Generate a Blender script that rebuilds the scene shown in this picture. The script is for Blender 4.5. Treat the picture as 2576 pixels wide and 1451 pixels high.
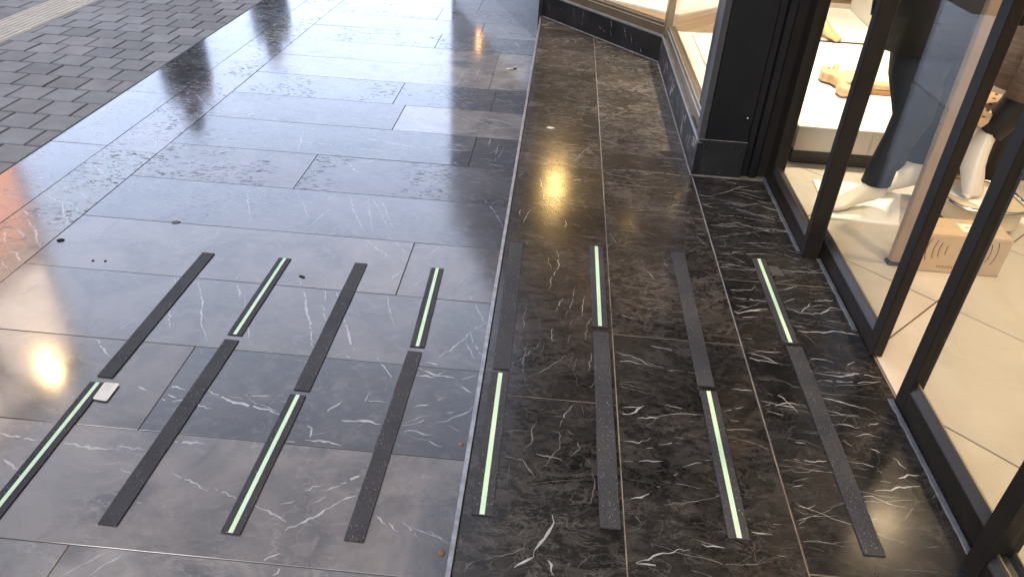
import bpy, bmesh, math, random
from mathutils import Vector, Matrix, noise
random.seed(7)
sc = bpy.context.scene
for o in list(bpy.data.objects): bpy.data.objects.remove(o)
COL = sc.collection

# ------------------------------------------------------------------ camera
H = 1.44            # lens height above the upper (shop level) floor
LOW = -0.173        # level of the lower arcade floor, one step down
cam_d = bpy.data.cameras.new('camera'); cam = bpy.data.objects.new('camera', cam_d); COL.objects.link(cam)
cam_d.sensor_width = 36; cam_d.lens = 1902/2576*36; cam_d.clip_start = 0.02; cam_d.clip_end = 400
cx = (0.99590487, 0.07322947, 0.05301822); cy = (0.08456252, -0.54708977, -0.83279167); cz = (-0.03197916, 0.83386463, -0.55104184)
cam.matrix_world = Matrix(((cx[0], -cy[0], -cz[0], 0), (cx[1], -cy[1], -cz[1], 0), (cx[2], -cy[2], -cz[2], H), (0, 0, 0, 1)))
sc.camera = cam
# ------------------------------------------------------------------ sky, sun, exposure
SUN_EL, SUN_ROT = 28.0, 215.0
w = bpy.data.worlds.new('World'); sc.world = w; w.use_nodes = True
nt = w.node_tree; bg = nt.nodes['Background']
sky = nt.nodes.new('ShaderNodeTexSky'); sky.sky_type = 'NISHITA'; sky.sun_disc = False
sky.sun_elevation = math.radians(SUN_EL); sky.sun_rotation = math.radians(SUN_ROT)
sky.air_density = 1.0; sky.dust_density = 1.6; sky.ozone_density = 1.0
veil = nt.nodes.new('ShaderNodeMix'); veil.data_type = 'RGBA'; veil.inputs[0].default_value = .6      # thin cloud veil, brighter towards the horizon all the way round
gen = nt.nodes.new('ShaderNodeTexCoord'); sepz = nt.nodes.new('ShaderNodeSeparateXYZ'); nt.links.new(gen.outputs['Generated'], sepz.inputs[0])
rz = nt.nodes.new('ShaderNodeValToRGB'); nt.links.new(sepz.outputs['Z'], rz.inputs[0]); els = rz.color_ramp.elements
for p_, k_ in ((.15, 1.06), (.36, 1.0), (.54, .76), (.72, .34), (.95, .22)):
    e_ = els.new(p_); q_ = min(1, max(0, (p_-.36)/.4)); e_.color = (k_*(.80+.10*q_), k_*(.93+.01*q_), k_*(1.25-.19*q_), 1)
els.remove(els[0]); els.remove(els[-1])
scl = nt.nodes.new('ShaderNodeVectorMath'); scl.operation = 'SCALE'; scl.inputs['Scale'].default_value = 20.0; nt.links.new(rz.outputs[0], scl.inputs[0])
nt.links.new(sky.outputs[0], veil.inputs[6]); nt.links.new(scl.outputs[0], veil.inputs[7])
nt.links.new(veil.outputs[2], bg.inputs[0]); bg.inputs[1].default_value = 0.15
sd = bpy.data.lights.new('sun', 'SUN'); so = bpy.data.objects.new('sun', sd); COL.objects.link(so)
sd.energy = 0.5; sd.angle = math.radians(20); sd.color = (1, .95, .88)
az = math.radians(SUN_ROT); el = math.radians(SUN_EL)
sdir = Vector((math.sin(az)*math.cos(el), math.cos(az)*math.cos(el), math.sin(el)))
so.rotation_euler = sdir.to_track_quat('Z', 'Y').to_euler()
sc.view_settings.view_transform = 'Standard'; sc.view_settings.look = 'None'
sc.view_settings.gamma = 1; sc.view_settings.use_curve_mapping = False
sc.view_settings.exposure = 0.97
sc.render.engine = 'CYCLES'; sc.cycles.max_bounces = 8; sc.cycles.transparent_max_bounces = 12
sc.cycles.caustics_reflective = False; sc.cycles.caustics_refractive = False

# ------------------------------------------------------------------ mesh helpers
class MB:
    def __init__(s): s.v = []; s.f = []; s.m = []; s.sm = []
    def face(s, pts, mi=0, smooth=False):
        n = len(s.v); s.v += [tuple(p) for p in pts]; s.f.append(tuple(range(n, n+len(pts)))); s.m.append(mi); s.sm.append(smooth)
    def box(s, x0, x1, y0, y1, z0, z1, c=0.0, mi=0):
        if c <= 0:
            P = [(x, y, z) for z in (z0, z1) for y in (y0, y1) for x in (x0, x1)]
            n = len(s.v); s.v += P
            for q in ((0,2,3,1),(4,5,7,6),(0,1,5,4),(2,6,7,3),(0,4,6,2),(1,3,7,5)):
                s.f.append(tuple(n+i for i in q)); s.m.append(mi); s.sm.append(False)
        else:
            bm = bmesh.new(); bmesh.ops.create_cube(bm, size=1)
            for v in bm.verts: v.co = Vector(((x0+x1)/2+v.co.x*(x1-x0), (y0+y1)/2+v.co.y*(y1-y0), (z0+z1)/2+v.co.z*(z1-z0)))
            bmesh.ops.bevel(bm, geom=bm.edges[:], offset=c, segments=1, affect='EDGES')
            s.addbm(bm, mi); bm.free()
        return s
    def addbm(s, bm, mi=0, smooth=False):
        n = len(s.v); bm.verts.index_update(); s.v += [tuple(v.co) for v in bm.verts]
        for f in bm.faces: s.f.append(tuple(n+v.index for v in f.verts)); s.m.append(mi); s.sm.append(smooth)
    def prism(s, poly, z0, z1, c=0.0, mi=0, bottom=False):
        """upright prism over a plan polygon (counter-clockwise), top edge chamfered by c"""
        k = len(poly); n = len(s.v)
        if c > 0:
            ins = inset(poly, c)
            s.v += [(p[0], p[1], z0) for p in poly]+[(p[0], p[1], z1-c) for p in poly]+[(p[0], p[1], z1) for p in ins]
            for i in range(k):
                j = (i+1) % k
                s.f.append((n+i, n+j, n+k+j, n+k+i)); s.m.append(mi); s.sm.append(False)
                s.f.append((n+k+i, n+k+j, n+2*k+j, n+2*k+i)); s.m.append(mi); s.sm.append(False)
            s.f.append(tuple(n+2*k+i for i in range(k))); s.m.append(mi); s.sm.append(False)
        else:
            s.v += [(p[0], p[1], z0) for p in poly]+[(p[0], p[1], z1) for p in poly]
            for i in range(k):
                j = (i+1) % k
                s.f.append((n+i, n+j, n+k+j, n+k+i)); s.m.append(mi); s.sm.append(False)
            s.f.append(tuple(n+k+i for i in range(k))); s.m.append(mi); s.sm.append(False)
        if bottom:
            s.f.append(tuple(n+i for i in range(k-1, -1, -1))); s.m.append(mi); s.sm.append(False)
        return s
    def loft(s, rings, mi=0, cap=True, smooth=True):
        n = len(s.v); k = len(rings[0])
        for r in rings: s.v += [tuple(p) for p in r]
        for a in range(len(rings)-1):
            for i in range(k):
                j = (i+1) % k
                s.f.append((n+a*k+i, n+a*k+j, n+(a+1)*k+j, n+(a+1)*k+i)); s.m.append(mi); s.sm.append(smooth)
        if cap:
            s.f.append(tuple(n+i for i in range(k-1, -1, -1))); s.m.append(mi); s.sm.append(smooth)
            e = n+(len(rings)-1)*k
            s.f.append(tuple(e+i for i in range(k))); s.m.append(mi); s.sm.append(smooth)
        return s
    def tube(s, pts, r, k=10, mi=0, cap=True):
        rings = []; N = len(pts)
        for i, p in enumerate(pts):
            p = Vector(p); t = (Vector(pts[min(i+1, N-1)])-Vector(pts[max(i-1, 0)])).normalized()
            u = t.cross(Vector((0, 0, 1)));
            if u.length < 1e-3: u = Vector((1, 0, 0))
            u.normalize(); vv = u.cross(t); rr = r[i] if isinstance(r, (list, tuple)) else r
            rings.append([p+u*math.cos(2*math.pi*j/k)*rr+vv*math.sin(2*math.pi*j/k)*rr for j in range(k)])
        return s.loft(rings, mi, cap)
    def build(s, name, mats, parent=None, origin=None):
        me = bpy.data.meshes.new(name)
        o3 = Vector(origin) if origin is not None else Vector((0, 0, 0))
        me.from_pydata([(a-o3.x, b-o3.y, c-o3.z) for a, b, c in s.v], [], s.f)
        if not isinstance(mats, (list, tuple)): mats = [mats]
        for m in mats: me.materials.append(m)
        me.polygons.foreach_set('material_index', s.m); me.polygons.foreach_set('use_smooth', s.sm)
        bm = bmesh.new(); bm.from_mesh(me); bmesh.ops.recalc_face_normals(bm, faces=bm.faces[:]) if s.fixn else None
        bm.to_mesh(me); bm.free(); me.update()
        o = bpy.data.objects.new(name, me); COL.objects.link(o)
        if parent is not None:
            o.parent = parent
            if origin is not None: o.location = o3-Vector(parent.get('_org', (0, 0, 0)))
            else: o.location = -Vector(parent.get('_org', (0, 0, 0)))
        elif origin is not None: o.location = o3; 
        if origin is not None: o['_org'] = tuple((o3))
        return o
    fixn = True
def inset(poly, d):
    out = []; k = len(poly)
    for i in range(k):
        p0, p1, p2 = Vector(poly[i-1][:2]), Vector(poly[i][:2]), Vector(poly[(i+1) % k][:2])
        e1 = (p1-p0).normalized(); e2 = (p2-p1).normalized(); n1 = Vector((-e1.y, e1.x)); n2 = Vector((-e2.y, e2.x))
        b = (n1+n2); b = b/max(1e-6, b.length_squared)*2*d
        out.append((p1.x+b.x, p1.y+b.y))
    return out
def tag(o, label=None, cat=None, group=None, kind=None):
    if label: o['label'] = label
    if cat: o['category'] = cat
    if group: o['group'] = group
    if kind: o['kind'] = kind
    return o
def thing(name, loc, label, cat, group=None):
    o = bpy.data.objects.new(name, None); COL.objects.link(o); o.location = loc; o['_org'] = tuple(loc); o.empty_display_size = .1
    return tag(o, label, cat, group)
def structure(name, loc=(0, 0, 0)):
    o = bpy.data.objects.new(name, None); COL.objects.link(o); o.location = loc; o['_org'] = tuple(loc); o['kind'] = 'structure'; return o
def ell(c, u, v, a, b, k=14):
    c, u, v = Vector(c), Vector(u), Vector(v)
    return [c+u*a*math.cos(2*math.pi*i/k)+v*b*math.sin(2*math.pi*i/k) for i in range(k)]

# ------------------------------------------------------------------ material helpers
class N:
    def __init__(s, name):
        s.mat = bpy.data.materials.new(name); s.mat.use_nodes = True; s.t = s.mat.node_tree
        s.p = s.t.nodes['Principled BSDF']; s.out = s.t.nodes['Material Output']
    def n(s, typ, **kw):
        x = s.t.nodes.new(typ)
        for k, v in kw.items():
            if k in x.inputs: 
                s.set(x.inputs[k], v)
            else: setattr(x, k, v)
        return x
    def set(s, inp, v):
        if hasattr(v, 'node'): s.t.links.new(v, inp)
        else: inp.default_value = v
    def P(s, **kw):
        for k, v in kw.items(): s.set(s.p.inputs[k.replace('_', ' ')], v)
        return s
    def noise(s, vec, scale, detail=4, rough=.55, dist=0):
        x = s.n('ShaderNodeTexNoise'); x.inputs['Scale'].default_value = scale; x.inputs['Detail'].default_value = detail
        x.inputs['Roughness'].default_value = rough; x.inputs['Distortion'].default_value = dist
        if vec is not None: s.t.links.new(vec, x.inputs['Vector'])
        return x.outputs['Fac']
    def ramp(s, fac, *stops):
        x = s.n('ShaderNodeValToRGB'); e = x.color_ramp.elements
        while len(e) < len(stops): e.new(.5)
        for el_, (pos, c) in zip(e, stops):
            el_.position = pos; el_.color = (c, c, c, 1) if not isinstance(c, tuple) else (*c, 1)
        s.set(x.inputs[0], fac); return x.outputs[0]
    def mix(s, fac, a, b, mode='MIX'):
        x = s.n('ShaderNodeMix', data_type='RGBA', blend_type=mode)
        s.set(x.inputs[0], fac)
        for i, v in ((6, a), (7, b)):
            if isinstance(v, tuple) and len(v) == 3: v = (*v, 1)
            s.set(x.inputs[i], v)
        return x.outputs[2]
    def math(s, op, a, b=0.0, c=None):
        x = s.n('ShaderNodeMath', operation=op); s.set(x.inputs[0], a); s.set(x.inputs[1], b)
        if c is not None: s.set(x.inputs[2], c)
        return x.outputs[0]
    def attr(s, name):
        x = s.n('ShaderNodeAttribute', attribute_type='OBJECT'); x.attribute_name = name; return x
    def coords(s, scale=(1, 1, 1), rand=True):
        tc = s.n('ShaderNodeTexCoord').outputs['Object']
        m = s.n('ShaderNodeMapping'); s.t.links.new(tc, m.inputs['Vector']); m.inputs['Scale'].default_value = scale
        if rand:
            oi = s.n('ShaderNodeObjectInfo').outputs['Random']; r = s.math('MULTIPLY', oi, 53.0)
            s.t.links.new(r, m.inputs['Location'])
        return m.outputs['Vector']
    def bump(s, h, strength=.1, dist=.01):
        b = s.n('ShaderNodeBump'); b.inputs['Strength'].default_value = strength; b.inputs['Distance'].default_value = dist
        s.set(b.inputs['Height'], h); s.t.links.new(b.outputs[0], s.p.inputs['Normal'])
def plain(name, col, rough=.5, metal=0, var=.12, scale=12, bump=.0, ior=1.5):
    m = N(name); v = m.coords()
    f = m.noise(v, scale, 5)
    c = m.mix(m.ramp(f, (.3, 0.0), (.7, 1.0)), tuple(x*(1-var) for x in col), tuple(x*(1+var) for x in col))
    m.P(Base_Color=c, Metallic=metal, IOR=ior, Roughness=m.math('MULTIPLY_ADD', m.noise(v, scale*2.3, 3), rough*.4, rough*.8))
    if bump: m.bump(m.noise(v, scale*8, 4), bump, .004)
    return m.mat

# dark marble; every tile carries tone (colour), fleck (how mottled), gloss (roughness)
def marble():
    m = N('dark_marble'); tone = m.attr('tone').outputs['Color']; fleck = m.attr('fleck').outputs['Fac']; gl = m.attr('gloss').outputs['Fac']
    pit = m.attr('pit').outputs['Fac']
    v = m.coords(); vs = m.coords((1, 1.9, 1)); vy = m.coords((2.2, 5.5, 1))
    cloud = m.noise(v, 3.2, 7, .62, .9); cloud2 = m.noise(vs, 9, 8, .66, 1.4)
    c = m.mix(m.ramp(cloud, (.36, 0.0), (.62, 1.0)), m.mix(1.0, tone, (.50, .50, .54), 'MULTIPLY'), m.mix(1.0, tone, (1.60, 1.54, 1.48), 'MULTIPLY'))
    # mottled flecks of lighter brown stone, stretched along the slab, broken up at two sizes
    big = m.ramp(m.noise(m.coords((1, 1.6, 1)), 2.6, 4, .6), (.38, 0.0), (.62, 1.0))
    fl1 = m.ramp(m.noise(vs, 10, 9, .74, 1.6), (.505, 0.0), (.530, 1.0)); fl2 = m.ramp(m.noise(m.coords((1, 1.7, 1)), 34, 6, .7, 1.2), (.53, 0.0), (.57, 1.0))
    fm = m.math('MULTIPLY', m.math('MULTIPLY', m.math('MAXIMUM', fl1, m.math('MULTIPLY', fl2, .6)), m.math('MULTIPLY_ADD', big, .75, .25)), fleck)
    c = m.mix(fm, c, m.mix(1.0, tone, (.094, .084, .077), 'ADD'))
    # hair-thin contour filaments
    def filament(vec, sc_, wd_, dist):
        q = m.math('ABSOLUTE', m.math('SUBTRACT', m.noise(vec, sc_, 7, .62, dist), .5)); return m.ramp(q, (0.0, 1.0), (wd_, 0.0))
    fi = m.math('MAXIMUM', m.math('MULTIPLY', filament(vs, 4.5, .010, 1.6), m.ramp(m.noise(v, 6, 3), (.42, 0.0), (.58, 1.0))), m.math('MULTIPLY', filament(m.coords((1, 1.7, 1)), 11, .014, .8), m.ramp(m.noise(v, 3.1, 4), (.50, 0.0), (.62, 1.0))))
    c = m.mix(m.math('MULTIPLY', fi, m.math('MULTIPLY_ADD', fleck, .75, .10)), c, m.mix(1.0, tone, (.22, .205, .19), 'ADD'))
    # dark pits and dashes
    pm = m.math('MULTIPLY', m.ramp(m.noise(vy, 13, 4, .6, .6), (.553, 0.0), (.585, 1.0)), m.math('MULTIPLY', pit, m.ramp(m.noise(v, 3.3, 4, .6), (.38, .08), (.60, 1.0))))
    c = m.mix(pm, c, m.mix(1.0, tone, (.22, .23, .25), 'MULTIPLY'))
    # network of hair veins
    wv = m.n('ShaderNodeVectorMath', operation='ADD'); nz = m.n('ShaderNodeTexNoise'); nz.inputs['Scale'].default_value = 5; nz.inputs['Detail'].default_value = 5
    m.t.links.new(vs, nz.inputs['Vector']); sc_ = m.n('ShaderNodeVectorMath', operation='SCALE'); m.t.links.new(nz.outputs['Color'], sc_.inputs[0]); sc_.inputs['Scale'].default_value = .55
    m.t.links.new(vs, wv.inputs[0]); m.t.links.new(sc_.outputs[0], wv.inputs[1])
    vo = m.n('ShaderNodeTexVoronoi', feature='DISTANCE_TO_EDGE'); vo.inputs['Scale'].default_value = 5.5; m.t.links.new(wv.outputs[0], vo.inputs['Vector'])
    line = m.ramp(vo.outputs['Distance'], (0.0, 1.0), (.028, 0.0))
    msk = m.ramp(m.noise(v, 4.5, 3), (.46, 0.0), (.66, 1.0))
    c = m.mix(m.math('MULTIPLY', m.math('MULTIPLY', line, msk), .35), c, m.mix(1.0, tone, (4.2, 4.0, 3.8), 'MULTIPLY'))
    # smaller smoky patches
    sm_ = m.ramp(m.noise(m.coords((1, 1.3, 1)), 13, 7, .68, 1.0), (.52, 0.0), (.66, 1.0))
    c = m.mix(m.math('MULTIPLY', sm_, m.math('MULTIPLY_ADD', m.attr('film').outputs['Fac'], 1.6, .30)), c, m.mix(1.0, tone, (.052, .047, .045), 'ADD'))
    # greyish traffic film
    film = m.ramp(m.noise(v, 1.7, 6, .65), (.45, 0.0), (.8, 1.0))
    c = m.mix(m.math('MULTIPLY', film, m.attr('film').outputs['Fac']), c, (.135, .122, .116))
    r = m.math('ADD', gl, m.math('MULTIPLY', m.ramp(m.noise(v, 7, 7, .7), (.35, 0.0), (.75, 1.0)), .07))
    ior = m.math('MULTIPLY_ADD', m.attr('sheen').outputs['Fac'], .25, 1.52); pr = m.math('MULTIPLY', pm, .72)      # pits are unpolished
    m.P(Base_Color=c, Roughness=m.math('ADD', r, m.math('MULTIPLY', pr, .6)), IOR=m.math('SUBTRACT', ior, m.math('MULTIPLY', pr, .45)))
    m.bump(m.noise(v, 3, 2), .02, .004)
    return m.mat
M_MARBLE = marble()
def calcite(name, a, b):
    m = N(name); v = m.coords(); f = m.noise(v, 60, 4)
    m.P(Base_Color=m.mix(f, a, b), Roughness=.2, IOR=1.6); return m.mat
M_VEIN = calcite('white_calcite', (.22, .22, .225), (.50, .50, .51))
M_VEIN2 = calcite('grey_calcite', (.09, .082, .075), (.21, .19, .175))
def wall_marble():
    m = N('black_marble'); v = m.coords(); c = m.mix(m.ramp(m.noise(v, 5, 6), (.35, 0.0), (.7, 1.0)), (.008, .008, .0085), (.022, .0215, .0215))
    m.P(Base_Color=c, Roughness=m.math('MULTIPLY_ADD', m.noise(v, 9, 5), .14, .40), IOR=1.26); return m.mat
M_BLACKM = wall_marble()
M_GROUT = plain('dirty_grout', (.05, .046, .043), .8, var=.4, scale=30)
M_GROUTL = plain('pale_grout', (.20, .165, .13), .8, var=.4, scale=20)
M_TRIM = plain('worn_steel_trim', (.30, .30, .31), .42, .85, .3, 40)
def rubber():
    m = N('grit_rubber'); v = m.coords(); vo = m.n('ShaderNodeTexVoronoi'); vo.inputs['Scale'].default_value = 420; m.t.links.new(v, vo.inputs['Vector'])
    g = m.noise(v, 260, 3, .7)
    sepc = m.n('ShaderNodeSeparateColor'); m.t.links.new(vo.outputs['Color'], sepc.inputs[0])
    sp = m.math('MULTIPLY', m.math('GREATER_THAN', sepc.outputs[0], m.math('MULTIPLY_ADD', m.noise(v, 9, 2), -.05, 1.005)), m.math('LESS_THAN', vo.outputs['Distance'], .36))
    c = m.mix(m.ramp(g, (.38, 0.0), (.62, 1.0)), (.012, .012, .015), (.048, .048, .056))
    c = m.mix(m.math('MULTIPLY', m.ramp(m.noise(v, 6, 5), (.4, 0.0), (.8, 1.0)), .55), c, (.068, .066, .069))
    c = m.mix(sp, c, (.55, .56, .55))
    m.P(Base_Color=c, Roughness=m.math('MULTIPLY_ADD', sp, -.45, .75), IOR=1.45); m.bump(g, .8, .0015); return m.mat
M_RUBBER = rubber()
def lumi():
    m = N('luminous_stripe'); v = m.coords(); c = m.mix(m.ramp(m.noise(v, 14, 5), (.35, 0.0), (.75, 1.0)), (.56, .78, .52), (.66, .86, .62))
    c = m.mix(m.math('MULTIPLY', m.ramp(m.noise(v, 70, 4, .7), (.60, 0.0), (.72, 1.0)), .35), c, (.25, .36, .22))
    m.P(Base_Color=c, Roughness=.45); return m.mat
M_LUMI = lumi()
def paver_mat():
    m = N('concrete_paver'); tone = m.attr('tone').outputs['Color']; v = m.coords()
    c = m.mix(m.ramp(m.noise(v, 7, 6, .6), (.3, 0.0), (.7, 1.0)), m.mix(1.0, tone, (.82, .82, .84), 'MULTIPLY'), m.mix(1.0, tone, (1.15, 1.14, 1.12), 'MULTIPLY'))
    c = m.mix(m.math('MULTIPLY', m.ramp(m.noise(v, 220, 3, .7), (.4, 0.0), (.7, 1.0)), .4), c, m.mix(1.0, tone, (.6, .6, .6), 'MULTIPLY'))
    m.P(Base_Color=c, Roughness=.78); m.bump(m.noise(v, 160, 4, .7), .35, .003); return m.mat
M_PAVER = paver_mat()
M_TACT = plain('cream_tactile_concrete', (.56, .50, .40), .7, var=.12, scale=9, bump=.2)
M_BLACKMETAL = plain('black_coated_metal', (.006, .006, .0068), .38, 0, .2, 8, ior=1.35)
M_BRONZE = plain('dark_bronze_aluminium', (.017, .0135, .0105), .40, .0, .2, 10, ior=1.27)
M_BRONZEL = plain('tan_bronze_aluminium', (.20, .155, .10), .32, .6, .15, 10)
M_GREYAL = plain('grey_aluminium', (.055, .052, .052), .42, .3, .12, 10, ior=1.4)
M_DUST = plain('dusty_mortar_line', (.19, .18, .17), .8, var=.4, scale=60)
M_SILICONE = plain('dusty_silicone', (.13, .135, .145), .6, 0, .35, 25)
def glass():
    m = N('clear_glass'); t = m.t
    ge = m.n('ShaderNodeNewGeometry'); dt_ = m.n('ShaderNodeVectorMath', operation='DOT_PRODUCT')
    t.links.new(ge.outputs['Normal'], dt_.inputs[0]); t.links.new(ge.outputs['Incoming'], dt_.inputs[1])
    cs = m.math('SUBTRACT', 1.0, m.math('ABSOLUTE', dt_.outputs['Value'])); fr = m.math('MULTIPLY_ADD', m.math('POWER', cs, 5.0), .58, .030)
    tr = m.n('ShaderNodeBsdfTransparent'); tr.inputs[0].default_value = (.95, .965, .955, 1)
    gl = m.n('ShaderNodeBsdfGlossy'); gl.inputs['Roughness'].default_value = 0.01
    mx = m.n('ShaderNodeMixShader'); m.set(mx.inputs[0], fr)
    t.links.new(tr.outputs[0], mx.inputs[1]); t.links.new(gl.outputs[0], mx.inputs[2]); t.links.new(mx.outputs[0], m.out.inputs[0]); t.nodes.remove(m.p)
    return m.mat
M_GLASS = glass()
def emit(name, col, s):
    m = N(name); m.P(Base_Color=(*col, 1), Emission_Color=(*col, 1), Emission_Strength=s); return m.mat
def shoptile():
    m = N('cream_floor_tile'); v = m.coords()
    c = m.mix(m.ramp(m.noise(v, 2.6, 6, .6, .8), (.3, 0.0), (.7, 1.0)), (.44, .39, .33), (.56, .51, .44))
    m.P(Base_Color=c, Roughness=.30, IOR=1.5); return m.mat
M_STILE = shoptile()
M_WHITE = plain('white_laminate', (.78, .76, .72), .4, var=.03)
M_CREAM = plain('cream_board', (.60, .52, .42), .55, var=.06, scale=5)
M_WALLC = plain('cream_wall_paint', (.66, .58, .47), .7, var=.04, scale=3)
M_KICK = plain('dark_brown_skirting', (.030, .022, .016), .45, var=.2)
def cloth(name, a, b, sc_=160, rough=.9):
    m = N(name); v = m.coords(); wv = m.noise(m.coords((1, 1, .2)), sc_, 3, .7)
    m.P(Base_Color=m.mix(wv, a, b), Roughness=rough); m.bump(wv, .3, .002); return m.mat
M_DARKCLOTH = cloth('dark_navy_cloth', (.010, .013, .019), (.020, .025, .034))
M_BROWNCOAT = cloth('dark_brown_cloth', (.006, .0045, .0035), (.014, .010, .008))
def tweed():
    m = N('brown_tweed'); v = m.coords((1, 1, 1)); a = m.noise(m.coords((30, 30, 2)), 3, 3); b = m.noise(m.coords((2, 2, 40)), 3, 3)
    c = m.mix(a, (.13, .085, .058), (.26, .18, .13)); c = m.mix(m.math('MULTIPLY', m.ramp(b, (.5, 0.0), (.6, 1.0)), .5), c, (.32, .23, .17)); m.P(Base_Color=c, Roughness=.9); return m.mat
M_TWEED = tweed()
M_SKIN = plain('mannequin_gloss_cream', (.70, .64, .55), .32, var=.03, scale=4)
M_SKINT = plain('mannequin_tan', (.62, .40, .20), .4, var=.05, scale=4)
M_CARD = plain('cardboard', (.48, .36, .235), .8, var=.06, scale=14, bump=.06)
M_INK = plain('brown_print_ink', (.07, .035, .018), .8, var=.2, scale=60)
M_PAPER = plain('pale_paper', (.74, .70, .60), .6, var=.03)
M_TAN = plain('tan_painted_metal', (.34, .235, .15), .4, .15, .08, 8)
M_ORANGE = plain('orange_brown_laminate', (.42, .22, .085), .45, var=.06)
M_WOOD = plain('carved_light_wood', (.62, .42, .24), .5, var=.2, scale=25, bump=.1)
M_CHROME = plain('brushed_chrome', (.62, .58, .52), .25, 1.0, .05, 30)

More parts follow.
